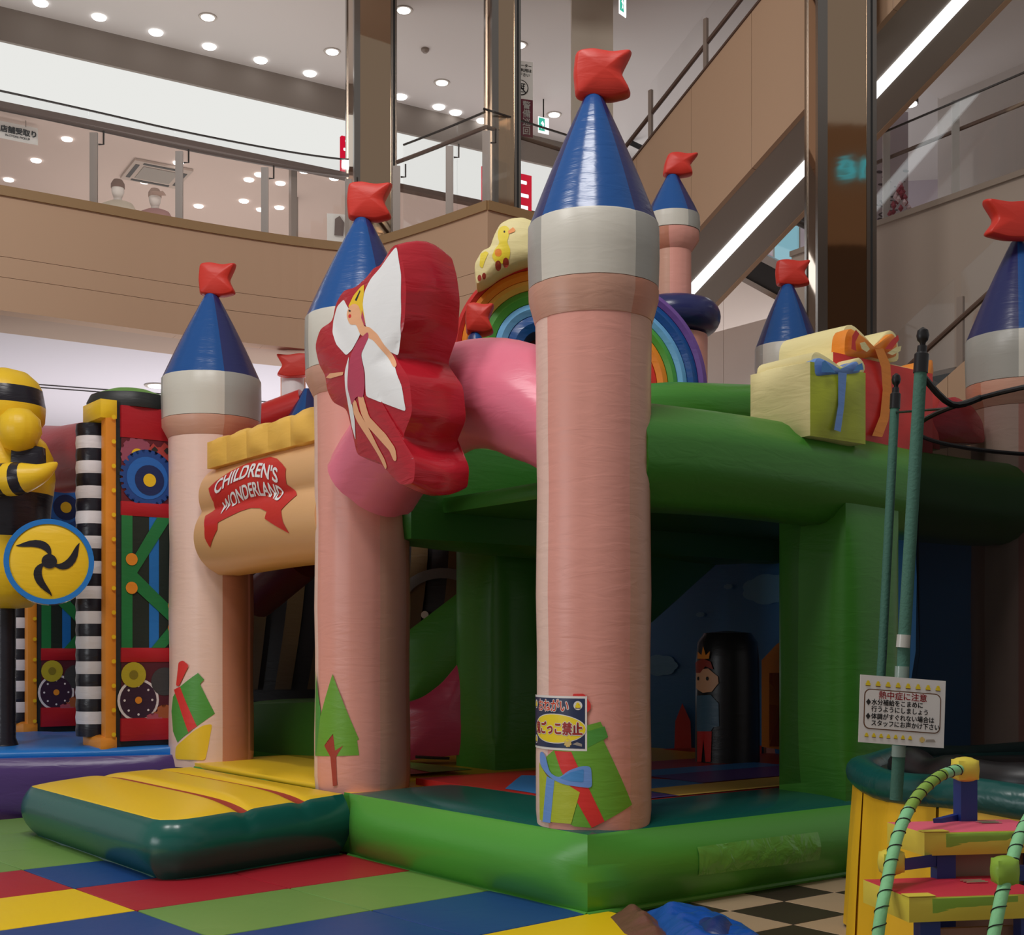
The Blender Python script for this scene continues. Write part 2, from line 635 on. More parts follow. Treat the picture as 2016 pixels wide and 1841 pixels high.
edge = [p + V((.03, .06, 0)) for p in curve_plan]
inner = [p + V((-.35, 1.05, 0)) for p in curve_plan[:-6]]
ribbon_pts = []
band = curve_plan[:-6]
verts, faces = [], []
for a, b in zip([p + V((0, .1, 0)) for p in band], inner):
    verts += [a + UP * (Z0 + .002), b + UP * (Z0 + .002)]
for i in range(len(band) - 1):
    faces.append((2 * i, 2 * i + 1, 2 * i + 3, 2 * i + 2))
nv = len(verts)
verts += [v + UP * .05 for v in verts]
faces += [tuple(q + nv for q in f) for f in faces]
sof = mk('trim_soffit', verts, faces, M_soffit, None, smooth=False)
tag(sof, 'beige soffit band under the curved balcony', 'soffit', kind='structure')
gpts = [inner[0] + V((-6, 0, 0))] + inner + [V((1.2, 16.9, 0)), V((1.2, 29.2, 0)), V((-15, 29.2, 0))]
slab('ceiling_ground', gpts, Z0 + .004, .9, M_ceil_cool, 'cool white ceiling of the ground floor under the balcony')
lift = curve_plan[6:]
slab('ceiling_upper', [V((-15, 12.2, 0)), V((-6, 13.4, 0)), V((-2.6, 15.4, 0)), V((1.0, 15.6, 0)), V((2.98, 15.36, 0)), V((4.53, 16.55, 0)), V((6.7, 13.7, 0)), V((7.5, 12.6, 0)), V((13, 12.6, 0)), V((13, 29.5, 0)), V((-15, 29.5, 0))], 10.4, .3, M_ceil, 'pale ceiling of the upper floor full of round downlights')
for k in range(1, 3):
    q0, q1 = P(0, 693 + k * 4, 17.9 + k * .2), P(600, 754 + k * 4, 19.6 + k * .2)
    q0.z = q1.z = Z0 - .006
    tube('ceiling_groove_trim', [q0 - (q1 - q0), q1], .008, M_dark, None, segs=6)
    tag(bpy.data.objects[COL.objects[-1].name], ['outer', 'inner'][k - 1] + ' dark groove line running across the cool white ceiling', 'groove', kind='structure')
wb = box('wall_back', (-15, 29.3, 0), (30, 0, 0), (0, .2, 0), (0, 0, 10.6), M_wallwhite)
tag(wb, 'far white wall closing the mall floors', 'wall', kind='structure')

# ---- the lit shop front on the second floor
SD = V((.859, .513, 0)); SN = V((-.513, .859, 0)); S0 = V((-7.0, 17.6, 0))
def S(s, z, n=0.0): return S0 + SD * s + SN * n + UP * z
def on_shop(u, v):
    d = ray(u, v); c = V((0, 0, EYE))
    t = (SN.dot(S0) - SN.dot(c)) / SN.dot(d)
    p = c + d * t
    return (p - S0).dot(SD), p.z
shop = thing('wall_shopfront', S(0, 9.1), 'long lit white shop fascia under a grey bulkhead on the second floor', 'shopfront', kind='structure')
for k in range(6):
    box('sign_panel', S(-5 + k * 3.2, 9.12, 0), SD * 3.195, SN * .12, UP * .82, M_band, shop)
box('bulkhead', S(-6, 9.94, -.06), SD * 21, SN * .5, UP * .47, M_bulk, shop)
box('lower_frame', S(-6, 9.04, -.04), SD * 21, SN * .16, UP * .08, M_rail, shop)
sc_ = box('ceiling_shop', S(-6, 9.12, .13), SD * 21, SN * 9, UP * .1, M_shopceil)
tag(sc_, 'warm white shop ceiling with many small downlights', 'ceiling', kind='structure')
for (u, v, n) in ((582, 340, 0), (640, 352, 3)):
    s, z = on_shop(u, v)
    box('shop_post', S(s, 6.4, .2 + n * .4), SD * .10, SN * .10, UP * 2.72, M_post, shop)
wsh = box('wall_shop', S(-6, 6.4, 9.1), SD * 21, SN * .15, UP * 2.8, M_shopceil)
tag(wsh, 'warm back wall inside the second-floor shop', 'wall', kind='structure')
fl2 = slab('floor_upper', [p + V((0, .25, 0)) for p in curve_plan] + [V((1.55, 17.2, 0)), V((1.55, 29, 0)), V((-15, 29, 0)), V((-15, 13, 0))], 6.33, .06, mat('upper_floor', (190, 184, 178), .5), 'second floor slab behind the balcony railing', cat='floor')

def logo(u0, v0, u1, v1, label):
    s0, z0 = on_shop(u0, v0); s1, z1 = on_shop(u1, v1)
    sz = s1 - s0
    o = thing('shop_sign', S(s0, z1), label, 'sign', 'red square shop signs')
    box('sign_board', S(s0, z0 - sz, -.08), SD * sz, SN * .07, UP * sz, M_red_lit, o)
    fn = plane_fn(S(s0 + sz / 2, z0 - sz / 2, -.08), SD, UP, .012)
    lettering('lettering', 'ユニ', fn, sz * .47, M_white_lit, o, 0, sz * .06, bold=.012)
    lettering('lettering', 'クロ', fn, sz * .47, M_white_lit, o, 0, -sz * .40, bold=.012)
logo(946, 328, 1041, 351, 'red square shop sign with white katakana, beyond the column by the duck')
logo(668, 270, 730, 284, 'red shop sign almost hidden behind the bronze column above the second blue roof')

# ---- downlights
def downlight(p, r, label, group, trim=True):
    o = thing('downlight', p, label, 'downlight', group)
    lathe('lens', p, [(r, p.z - .005), (r * .9, p.z - .022), (.01, p.z - .026)], M_lamp, o, segs=20, dent=0)
    if trim:
        lathe('trim_ring', p, [(r * 1.35, p.z - .002), (r * 1.3, p.z - .014), (r * 1.02, p.z - .012)], M_trimring, o, segs=20, dent=0)
def on_plane_z(u, v, z):
    return P(u, v, (z - EYE) * F / (HZ - v))
ORD = ['leftmost', 'second', 'third', 'fourth', 'fifth', 'sixth', 'seventh', 'eighth', 'ninth', 'tenth', 'eleventh', 'twelfth', 'thirteenth', 'fourteenth',
       'fifteenth', 'sixteenth', 'seventeenth', 'eighteenth', 'rightmost']
def nth(k, n): return 'rightmost' if k == n - 1 else ORD[k]
row = ((80, 5), (195, 33), (307, 63), (412, 91), (513, 118), (610, 144))
for k, (u, v) in enumerate(row):
    downlight(on_plane_z(u, v, 10.4), .10, nth(k, 6) + ' small round downlight in the row along the grey bulkhead', 'row of downlights along the bulkhead', False)
for (u, v, t) in ((409, 33, 'ringed round downlight highest over the curved balcony'), (654, 101, 'ringed round downlight just left of the bronze column'), (795, 19, 'ringed round downlight at the top, just right of the bronze column'),
                  (870, 162, 'ringed round downlight midway between the two bronze columns'), (1091, 225, 'ringed round downlight above the green exit sign'), (1022, 88, 'ringed round downlight just above the notice banner')):
    downlight(on_plane_z(u, v, 10.4), .095, t, 'ringed ceiling downlights')
for k, (u, v) in enumerate(((789, 190), (864, 210), (897, 221), (950, 237))):
    downlight(on_plane_z(u, v, 10.4), .10, nth(k, 4) + ' of four plain downlights between the bronze columns near the bulkhead', 'downlights between the columns', False)
inside = sorted(((132, 273), (71, 315), (17, 353), (149, 239), (229, 258), (308, 275), (381, 289), (455, 305), (599, 336), (658, 350), (351, 320), (285, 357),
                 (511, 343), (490, 353), (552, 360), (480, 395), (514, 412), (391, 405), (550, 408)))
for k, (u, v) in enumerate(inside):
    downlight(on_plane_z(u, v, 9.12), .08, nth(k, 19) + ' tiny downlight, counted left to right, in the shop ceiling', 'shop ceiling downlights', False)
downlight(on_plane_z(310, 759, Z0), .14, 'ringed downlight under the balcony beside the blue tower roof', None)

# ---- ceiling cassette, hanging sign and mannequins inside the shop
p = on_plane_z(308, 340, 9.12)
ac = thing('ceiling_cassette', p, 'square white air conditioner cassette in the shop ceiling', 'air conditioner')
M_acw = mat('cassette_white', (196, 176, 162), .5)
box('casing', p - SD * .45 - SN * .45 - UP * .04, SD * .9, SN * .9, UP * .035, M_acw, ac)
box('grille', p - SD * .27 - SN * .27 - UP * .05, SD * .54, SN * .54, UP * .012, M_grey, ac)
for (a, b, la, lb) in ((-.3, -.40, .6, .06), (-.3, .34, .6, .06), (-.40, -.3, .06, .6), (.34, -.3, .06, .6)):
    box('louvre', p + SD * a + SN * b - UP * .048, SD * la, SN * lb, UP * .01, M_dark, ac)

p0, p1 = P(-40, 232, 17.9), P(73, 255, 18.3)
hs = thing('hanging_sign', p0, 'white hanging board reading store pickup in the shop', 'sign')
ex = (p1 - p0).normalized(); ex.z = 0; ex.normalize()
wd = (p1 - p0).length
box('board', p0 - UP * .22, ex * wd, V((.3, .9, 0)) * .02, UP * .24, M_white, hs)
fn = plane_fn(p0 + ex * wd * .68 - UP * .10, ex, UP, .006)
lettering('lettering', '店舗受取り', fn, .10, M_ink, hs, 0, -.02, bold=.004)
lettering('lettering', 'IN-STORE PICKUP', fn, .042, M_ink, hs, -.02, -.08, bold=.001)
for t in (.2, .8):
    tube('hanger', [p0 + ex * wd * t, V(((p0 + ex * wd * t).x, (p0 + ex * wd * t).y, 9.12))], .006, M_post, hs, segs=6)

def mannequin(u, v, Y, label, coat, cap, brim):
    h = P(u, v, Y)
    o = thing('mannequin', (h.x, h.y, 6.4), label, 'mannequin')
    skin = mat('mannequin_white', (226, 214, 204), .4)
    b = h.z - .13
    lathe('body', h, [(.14, 6.4), (.16, 6.9), (.2, b - .5), (.15, b - .3), (.17, b - .12), (.10, b - .05), (.05, b - .02), (.045, b + .03)], skin, o, segs=16, dent=0, sx=1.25)
    lathe('head', h, [(.03, b), (.06, b + .03), (.085, b + .1), (.085, b + .18), (.06, b + .24), (.02, b + .26)], skin, o, segs=16, dent=0)
    lathe('coat', h, [(.2, b - .9), (.24, b - .5), (.23, b - .2), (.17, b - .07), (.1, b - .03)], coat, o, segs=16, dent=.05, sx=1.3)
    c_ = lathe('hat', h, [(.095, b + .16), (.093, b + .22), (.06, b + .275), (.02, b + .285)], cap, o, segs=16, dent=0)
    if brim:
        puff('brim', h + V((.0, -.2, b + .165 - h.z)), V((.17, 0, 0)), V((0, .16, 0)), V((0, 0, .012)), .004, cap, o, n=4)
mannequin(232, 375, 17.9, 'white mannequin in a knit hat and pale coat behind the balcony glass', mat('cream_coat', (206, 190, 168), .8), mat('brown_knit', (122, 92, 78), .9), False)
mannequin(305, 392, 18.6, 'white mannequin in a peaked cap and red-sleeved jacket behind the balcony glass', mat('red_plaid', (176, 128, 122), .8), mat('tan_cap', (170, 140, 124), .9), True)
p = P(662, 425, 19.5)
ps = thing('fashion_poster', p, 'narrow fashion poster stand at the end of the shop', 'poster')
box('board', p + V((-.14, 0, -.6)), (.28, .06, 0), (0, .03, 0), (0, 0, .64), M_white, ps)
decal('portrait_print', [(-.03, -.3), (.1, -.3), (.12, -.1), (.05, .0), (-.02, -.05)], plane_fn(p, (1, .2, 0), UP, .01), mat('poster_grey', (110, 96, 92), .6), ps)

# ---- mirrored columns
def column(u0, u1, Y, z0, label, ang=0.0, strip=.10, gap=True):
    x0 = (u0 - CX) / F * Y; x1 = (u1 - CX) / F * Y
    wd = (x1 - x0) / (math.cos(ang) + .35 * math.sin(abs(ang)))
    c = V(((x0 + x1) / 2, Y + wd / 2, 0))
    o = thing('mirrored_column', (c.x, c.y, z0), label, 'column', kind='structure')
    H = 13 - z0
    ins = .012
    ex, ey = V((math.cos(ang), math.sin(ang), 0)), V((-math.sin(ang), math.cos(ang), 0))
    def cb(name, a, b, wa, wb, m):
        box(name, c + ex * (a - wd / 2) + ey * (b - wd / 2) + UP * z0, ex * wa, ey * wb, UP * H, m, o)
    cb('mirror_face', ins, ins, wd - 2 * ins, wd - 2 * ins, M_mirror)
    for (a, b) in ((0, 0), (wd - strip, 0), (0, wd - strip), (wd - strip, wd - strip)):
        cb('corner_strip', a, b, strip, strip, M_chrome)
    if gap:
        cb('joint', wd - strip * .62, -.006, .022, .02, M_black)
    return o
column(680, 771, 16.85, 6.4, 'bronze mirrored column standing on the balcony over the second blue tower', gap=True, strip=.08, ang=.33)
column(957, 1020, 15.1, 0.0, 'slim bronze mirrored column behind the duck at the balcony corner', strip=.08, ang=.30)
column(1610, 1726, 14.3, 0.0, 'wide bronze mirrored column in front of the escalator beside the gift boxes', strip=.11)

# ---- escalators: they climb along the castle's short side
ED = V((.606, -.7955, 0))
EA = V((2.48, 18.0, 0))
def E(a, b, z): return EA + ED * a + R3 * b + UP * z
sl = .55
e1 = thing('escalator', E(1, 0, 6.4), 'upper escalator with beige side panel and lit strip along its grey underside', 'escalator')
def zu(a): return 6.63 + sl * a
for k in range(9):
    a0, a1 = -1.3 + k * 1.05, -1.3 + (k + 1) * 1.05 - .006
    hexa('side_panel', [E(a0, -.76, zu(a0) - .01), E(a1, -.76, zu(a1) - .01), E(a1, -.68, zu(a1) - .01), E(a0, -.68, zu(a0) - .01),
                        E(a0, -.76, zu(a0) + 1.94), E(a1, -.76, zu(a1) + 1.94), E(a1, -.68, zu(a1) + 1.94), E(a0, -.68, zu(a0) + 1.94)], M_fascia, e1)
a0, a1 = -2.6, 8.2
def sloped(name, a0, a1, b0, b1, z0f, z1f, m, parent):
    return hexa(name, [E(a0, b0, z0f(a0)), E(a1, b0, z0f(a1)), E(a1, b1, z0f(a1)), E(a0, b1, z0f(a0)),
                       E(a0, b0, z1f(a0)), E(a1, b0, z1f(a1)), E(a1, b1, z1f(a1)), E(a0, b1, z1f(a0))], m, parent)
sloped('underside', a0, a1, -.755, .68, lambda a: zu(a), lambda a: zu(a) + .5, M_grey, e1)
sloped('side_panel', a0, a1, .60, .69, lambda a: zu(a) - .01, lambda a: zu(a) + 1.9, M_fascia, e1)
sloped('strip_light', a0, a1, -.10, .10, lambda a: zu(a) - .02, lambda a: zu(a) + .01, M_strip, e1)
sloped('cap_trim', -1.3, 8.1, -.78, -.66, lambda a: zu(a) + 1.94, lambda a: zu(a) + 1.97, M_rail, e1)
tube('handrail', [E(a, -.70, zu(a) + 2.34) for a in (-1.3, 8)], .03, M_rail, e1, segs=8)
for k in range(8):
    a = -.06 + k * 1.04
    box('post', E(a, -.73, zu(a) + 1.9), ED * .06, R3 * .04, UP * .78, M_post, e1)
    sloped('glass_panel', a + .03, a + 1.01, -.715, -.70, lambda q: zu(q) + 1.97, lambda q: zu(q) + 2.75, M_glass, e1)

e3 = thing('escalator', E(3, 0, 3.2), 'lower escalator with glass balustrade rising behind the net toward the mezzanine', 'escalator')
def z3(a): return 4.64 + .6 * (a - 4.77)
for k in range(8):
    a0, a1 = -.6 + k * 1.05, -.6 + (k + 1) * 1.05 - .006
    hexa('side_panel', [E(a0, -.76, z3(a0) - 1.3), E(a1, -.76, z3(a1) - 1.3), E(a1, -.68, z3(a1) - 1.3), E(a0, -.68, z3(a0) - 1.3),
                        E(a0, -.76, z3(a0)), E(a1, -.76, z3(a1)), E(a1, -.68, z3(a1)), E(a0, -.68, z3(a0))], M_fascia, e3)
sloped('underside', -.6, 7.8, -.68, .68, lambda a: z3(a) - 1.3, lambda a: z3(a) - .9, M_grey, e3)
tube('handrail', [E(-.5, -.74, z3(-.5) + .5), E(7.8, -.74, z3(7.8) + .5)], .03, M_rail, e3, segs=8)
for k in range(5):
    a = .45 + k * 1.43
    box('post', E(a, -.74, z3(a) - .05), ED * .075, R3 * .04, UP * .82, M_post, e3)
    sloped('glass_panel', a + .05, a + 1.40, -.735, -.72, lambda q: z3(q), lambda q: z3(q) + 1.0, M_glass, e3)

e2 = thing('escalator', P(1500, 900, 20), 'far escalator descending behind the small blue roof over a pale wall', 'escalator')
A2 = P(1500, 535, 19.8)
A2.z = 0
def E2(a, b, z): return A2 + ED * a + R3 * b + UP * z
def z2(a): return 1.6 + 747 / F * 19.8 - .64 * a
def sl2(name, a0, a1, b0, b1, lo, hi, m):
    return hexa(name, [E2(a0, b0, lo(a0)), E2(a1, b0, lo(a1)), E2(a1, b1, lo(a1)), E2(a0, b1, lo(a0)),
                       E2(a0, b0, hi(a0)), E2(a1, b0, hi(a1)), E2(a1, b1, hi(a1)), E2(a0, b1, hi(a0))], m, e2)
M_e2 = mat('pale_cladding', (176, 166, 158), .45, k=1.5)
for k in range(7):
    sl2('side_panel', -3.0 + k * 1.1, -3.0 + (k + 1) * 1.1 - .008, 0, .1, lambda a: 0.0, lambda a: z2(a) - .32, M_e2)
sl2('skirt', -3, 5.5, -.02, .1, lambda a: z2(a) - .22, lambda a: z2(a) + .16, M_black)
sl2('steel_trim', -3, 5.5, -.05, .12, lambda a: z2(a) - .31, lambda a: z2(a) - .22, M_chrome)
sl2('steel_trim', -3, 5.5, -.05, .12, lambda a: z2(a) + .16, lambda a: z2(a) + .30, M_chrome)
sl2('glass_panel', -3, 5.5, .0, .015, lambda a: z2(a) + .30, lambda a: z2(a) + 1.0, M_glass)
tube('handrail', [E2(-3, 0, z2(-3) + 1.02), E2(5.5, 0, z2(5.5) + 1.02)], .045, M_black, e2, segs=8)
tube('handrail', [E2(-3, 1.1, z2(-3) + 1.0), E2(5.5, 1.1, z2(5.5) + 1.0)], .045, M_black, e2, segs=8)
M_blue_p = emitter('blue_screen', (150, 205, 220), .75)
p = P(1552, 478, 21.5)
adp = thing('hanging_poster', p, 'pale blue lit poster hanging above the far escalator', 'poster')
box('panel', p + V((-.22, 0, -.36)), (.42, .1, .08), (0, .04, 0), (0, 0, .6), M_blue_p, adp)
box('frame', p + V((-.25, .03, -.40)), (.48, .1, .08), (0, .03, 0), (0, 0, .66), M_grey, adp)

# ---- mezzanine on the right
RP = [V((4.48, 15.8, 0)), V((5.04, 14.95, 0)), V((5.6, 14.1, 0)), V((6.7, 12.43, 0)), V((7.4, 11.37, 0))]
RP = [q * 1.045 for q in [RP[0] + (RP[0] - RP[1]) * 1.2] + RP]
Z0m, Z1m, ZRm = 5.57, 7.02, 8.16
bal = thing('wall_mezzanine', RP[0] + UP * Z0m, 'beige mezzanine wall beyond the lower escalator', 'parapet', kind='structure')
M_mez = mat('mezzanine_beige', (132, 118, 106), .6, k=1.5)
for i in range(len(RP) - 1):
    ribbon('panel', RP[i:i + 2], Z0m - .6, 6.95, -.22, M_mez, bal)
ribbon('trim', RP, 6.95, Z1m, -.28, mat('mezzanine_trim', (118, 104, 92), .5, k=1.4), bal, off=.02)
rr = thing('glass_railing', RP[1] + UP * Z1m, 'glass railing on the mezzanine wall beside the wide column', 'railing')
for i in range(len(RP) - 1):
    ribbon('glass_panel', RP[i:i + 2], Z1m - .02, ZRm, -.015, M_glass, rr, off=-.1)
    pt = RP[i + 1] + V((.1, .05, 0))
    box('post', pt + UP * (Z1m - .05), (.09, 0, 0), (0, .03, 0), (0, 0, 1.35), mat('pale_post', (178, 172, 166), .4), rr)
ribbon('top_edge', RP, ZRm, ZRm + .02, -.02, M_dark, rr, off=-.097)
tube('handrail', [q + UP * (ZRm - .18) + V((.2, .1, 0)) for q in RP], .026, M_rail, rr, segs=8)
RB = [q + V((2.6, 1.9, 0)) for q in RP]
wr = ribbon('wall_right', RB, 5.6, 10.6, -.2, M_wallwhite)
tag(wr, 'white wall behind the mezzanine railing', 'wall', kind='structure')
slab('floor_mezzanine', [RP[0], RP[-1], RB[-1], RB[0]], 6.5, .08, M_tile_l, 'mezzanine floor behind the glass railing', cat='floor')
slab('ceiling_mezzanine', [RP[1] + V((0, 1, 0)), RP[-1], RB[-1], RB[0]], 9.9, .1, M_ceil, 'pale ceiling over the mezzanine', cat='ceiling')
for (u, v, lab) in ((1858, 392, 'dark vent grille low on the mezzanine wall beside a cable'), (2005, 345, 'dark vent grille on the mezzanine wall at the photo edge')):
    t = (u - 1726) / 290
    p = RP[1].lerp(RP[3], t * .95) + V((.9, .66, 0)); p.z = EYE + (HZ - v) / F * p.y
    t = (RP[3] - RP[1]).normalized()
    v_ = thing('vent_unit', (p.x, p.y, 6.6), lab, 'vent')
    box('casing', V((p.x, p.y, 6.6)) - t * .3, t * .6, V((t.y, -t.x, 0)) * -.2, UP * (p.z - 6.6 + .14), mat('vent_case', (150, 142, 134), .6), v_)
    box('grille', p - t * .24 - UP * .10 + V((t.y, -t.x, 0)) * .012, t * .48, V((t.y, -t.x, 0)) * -.02, UP * .2, M_dark, v_)
    for q in range(5):
        box('louvre', p - t * .24 - UP * (.09 - q * .04) + V((t.y, -t.x, 0)) * .018, t * .48, V((t.y, -t.x, 0)) * -.01, UP * .012, M_grey, v_)
# patterned shop panel and flowering plant behind the mezzanine glass
p0, p1 = P(1726, 300, 18.6), P(1788, 300, 18.6)
pp = thing('patterned_panel', (p0.x, p0.y, 6.4), 'pale panel with dark swirl drawing beside the wide mirrored column', 'panel')
M_pp = mat('lilac_panel', (200, 192, 204), .6)
box('board', (p0.x - .1, 18.6, 6.4), (p1.x - p0.x + .1, 0, 0), (0, .04, 0), (0, 0, 3.0), M_pp, pp)
random.seed(11)
fnp = plane_fn((p0.x, 18.6, 7.6), (1, 0, 0), UP, .004)
for k in range(34):
    x, y = random.uniform(.02, .42), random.uniform(-.1, .95)
    rx = random.uniform(.015, .05) * (1.8 if k % 7 == 0 else 1)
    decal('swirl_print', circle(x, y, rx, 14, rx * .45), fnp, mat('swirl_ink', (84, 74, 86), .6), pp, res=.2)
    if k % 7 == 0: decal('swirl_print', circle(x, y, rx * .6, 14, rx * .25), plane_fn((p0.x, 18.6, 7.6), (1, 0, 0), UP, .006), M_pp, pp, res=.2)
p = P(1772, 432, 16.4)
fp = thing('flowering_plant', p, 'small red and white flowering plant on the mezzanine edge', 'plant')
lathe('pot', V((p.x, p.y, 0)), [(.09, p.z - .1), (.12, p.z + .03)], mat('pot_white', (200, 190, 186), .5), fp, segs=14, dent=0)
for k in range(26):
    t = k / 26
    q = p + V((math.sin(k * 2.4) * .14 * (1 - t), math.cos(k * 2.4) * .12 * (1 - t), .04 + t * .42))
    lathe('leaf', q, [(.005, q.z - .04), (.035, q.z), (.004, q.z + .05)], [mat('leaf_red', (150, 52, 72), .6), mat('leaf_white', (214, 186, 190), .6)][k % 3 == 0], fp, segs=6, dent=0)

# ---- the upper hall behind the escalator: wall, banner, exit signs, small poster
whall = box('wall_hall', V((.80, 17.2, 6.39)), (.56, .08, 0), (0, .3, 0), (0, 0, 4.0), mat('hall_wall', (196, 184, 168), .8, k=1.1))
tag(whall, 'beige hall wall behind the tall blue roof', 'wall', kind='structure')
whall2 = box('wall_lilac', (1.8, 25, 6.2), (12, -2, 0), (0, .2, 0), (0, 0, 4.4), mat('lilac_wall', (198, 188, 198), .8, k=1.1))
tag(whall2, 'pale lilac wall at the back of the upper hall', 'wall', kind='structure')
YB = 17.2
q0 = P(990, 112, YB)
bn = thing('notice_banner', P(1018, 270, YB), 'tall white and maroon notice banner beside the slim column', 'banner')
exb = V((.96, .28, 0)).normalized()
M_maroon = mat('maroon', (92, 28, 44), .6, k=1.3)
box('upper_sheet', q0 - UP * .53, exb * .42, V((0, .02, 0)), UP * .51, M_white, bn)
box('lower_sheet', q0 - UP * 1.03, exb * .42, V((0, .02, 0)), UP * .50, M_maroon, bn)
fb = plane_fn(q0, exb, UP, .006)
for k, t in enumerate(('エスカレーター', 'カートの利用は', 'ご遠慮下さい')):
    lettering('lettering', t, fb, .052, M_ink, bn, .22, -.10 - k * .062, bold=.001)
ring = circle(.25, -.38, .105, 28)
decal('cart_symbol', circle(.25, -.38, .105, 28), fb, M_ink, bn, res=.3)
fb2 = plane_fn(q0, exb, UP, .009)
decal('cart_symbol', circle(.25, -.38, .092, 28), fb2, M_white, bn, res=.3)
fb3 = plane_fn(q0, exb, UP, .012)
for (x0, y0, x1, y1) in ((.20, -.34, .31, -.325), (.20, -.37, .30, -.355), (.21, -.40, .295, -.385), (.195, -.42, .21, -.32), (.245, -.41, .255, -.33), (.28, -.41, .29, -.33), (.22, -.445, .29, -.435)):
    decal('cart_symbol', [(x0, y0), (x1, y0), (x1, y1), (x0, y1)], fb3, M_ink, bn, res=.3)
decal('cart_symbol', [(.175, -.315), (.19, -.305), (.325, -.445), (.31, -.455)], fb3, M_ink, bn, res=.3)
for k, t in enumerate('警備巡回'):
    lettering('lettering', t, fb, .115, M_white, bn, .33, -.65 - k * .115, bold=.002)
for k, t in enumerate('強化中'):
    lettering('lettering', t, fb, .115, M_white, bn, .17, -.70 - k * .115, bold=.002)
def exit_sign(u, v, Y, wd, h, label, tilt):
    p = P(u, v, Y)
    o = thing('exit_sign', p, label, 'sign')
    ex = V((math.cos(tilt), math.sin(tilt), 0))
    box('case', p - ex * wd / 2 - UP * h / 2, ex * wd, V((0, .05, 0)), UP * h, M_white_lit, o)
    f = plane_fn(p, ex, UP, .006)
    decal('green_face', [(-wd * .45, -h * .42), (wd * .1, -h * .42), (wd * .1, h * .42), (-wd * .45, h * .42)], f, M_green_lit, o, res=.5)
    f = plane_fn(p, ex, UP, .010)
    decal('running_figure', [(-wd * .25, -h * .35), (-wd * .1, -h * .05), (-wd * .28, h * .05), (-wd * .1, h * .25), (wd * .03, h * .05), (-wd * .02, -h * .1), (wd * .05, -h * .35), (-wd * .04, -h * .2)], f, M_white_lit, o, res=.5)
    tube('hanger', [p + UP * h / 2, V((p.x, p.y, 10.4 if p.z < 10.3 else p.z + .5))], .012, M_dark, o, segs=6)
exit_sign(1070, 246, 20.5, .20, .24, 'lit green and white exit sign below a downlight near the slim column', .5)
exit_sign(1226, 8, 15.8, .16, .24, 'lit green exit sign cut by the top of the photo', .9)
p = P(1194, 195, 18.5)
fpst = thing('wall_poster', p - UP * .8, 'small red and white poster beside the tall blue roof', 'poster')
box('red_sheet', p + V((-.14, 0, -.11)), (.24, .06, 0), (0, .02, 0), (0, 0, .14), mat('poster_red', (150, 54, 40), .6), fpst)
box('white_sheet', p + V((-.14, 0, -.78)), (.24, .06, 0), (0, .02, 0), (0, 0, .66), M_white, fpst)
fw = plane_fn(p + V((-.14, 0, 0)), V((.97, .24, 0)), UP, .006)
for k in range(7):
    y = -.18 - k * .08
    decal('text_line', [(.03, y), (.21 - .03 * (k % 3), y), (.21 - .03 * (k % 3), y + .03), (.03, y + .03)], fw, M_grey, fpst, res=.5)
# cylinder lamp under the escalator and a smoke detector
p = P(1792, 205, 16.2)
sp = thing('spot_lamp', p, 'dark cylindrical spot lamp glowing under the upper escalator', 'lamp')
lathe('housing', p, [(.10, p.z), (.10, p.z + .22), (.03, p.z + .24)], M_dark, sp, segs=18, dent=0)
lathe('lens', p, [(.01, p.z - .01), (.085, p.z - .012), (.085, p.z)], M_lamp, sp, segs=18, dent=0)
p = on_plane_z(837, 96, 10.4)
sd = lathe('smoke_detector', p, [(.06, p.z), (.06, p.z - .03), (.03, p.z - .06), (.005, p.z - .062)], M_post, None, segs=14, dent=0)
tag(sd, 'small grey smoke detector on the pale ceiling right of the bronze column', 'detector')

# the far side of the hall behind the camera, which the bronze columns mirror: a beige wall with lit blue letters
wf = box('wall_front', (-16, -5.2, 8.5), (32, 0, 0), (0, .2, 0), (0, 0, 6.5), mat('hall_brown', (96, 74, 58), .7, k=1.3))
tag(wf, 'brown wall across the hall mirrored in the columns', 'wall', kind='structure')
wf2 = box('trim_front', (4, -5.0, 12.2), (12, 0, 0), (0, .05, 0), (0, 0, 3.2), M_fascia)
tag(wf2, 'beige sign band across the hall mirrored in the columns', 'wall', kind='structure')
ls = thing('letter_sign', (8, -4.9, 13), 'lit blue letters across the hall mirrored in the wide column', 'sign')
lettering('lettering', 'ne', plane_fn((9.0, -4.9, 13.9), (-1, 0, 0), UP, .02), 1.1, emitter('lit_blue', (70, 190, 235), 1.6), ls, 0, 0, bold=.02)
# ================================================================== THE BOUNCY CASTLE
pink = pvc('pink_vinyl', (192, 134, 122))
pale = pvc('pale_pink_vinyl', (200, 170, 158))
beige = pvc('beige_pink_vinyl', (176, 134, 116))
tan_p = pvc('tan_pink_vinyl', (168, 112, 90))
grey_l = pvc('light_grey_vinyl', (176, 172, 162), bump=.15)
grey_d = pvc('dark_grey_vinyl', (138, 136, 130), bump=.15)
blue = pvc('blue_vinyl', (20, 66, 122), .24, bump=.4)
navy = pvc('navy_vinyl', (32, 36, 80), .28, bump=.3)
red_f = pvc('red_flag_vinyl', (178, 44, 32), .45)
green = pvc('green_vinyl', (54, 114, 36), .36)
lime = pvc('lime_vinyl', (68, 134, 48), .33, bump=.15)
dgreen = pvc('deep_green_vinyl', (38, 92, 28), .4)
teal = pvc('teal_vinyl', (18, 76, 68), .24, bump=.1)
yellow = pvc('yellow_vinyl', (214, 168, 34), .35, bump=.12)
crimson = pvc('crimson_vinyl', (152, 24, 36), .24, bump=.6)
rose = pvc('rose_vinyl', (196, 102, 122), .32)
rose_d = pvc('deep_rose_vinyl', (160, 54, 78), .3)
cream = pvc('cream_vinyl', (212, 192, 140), .5, bump=.5)
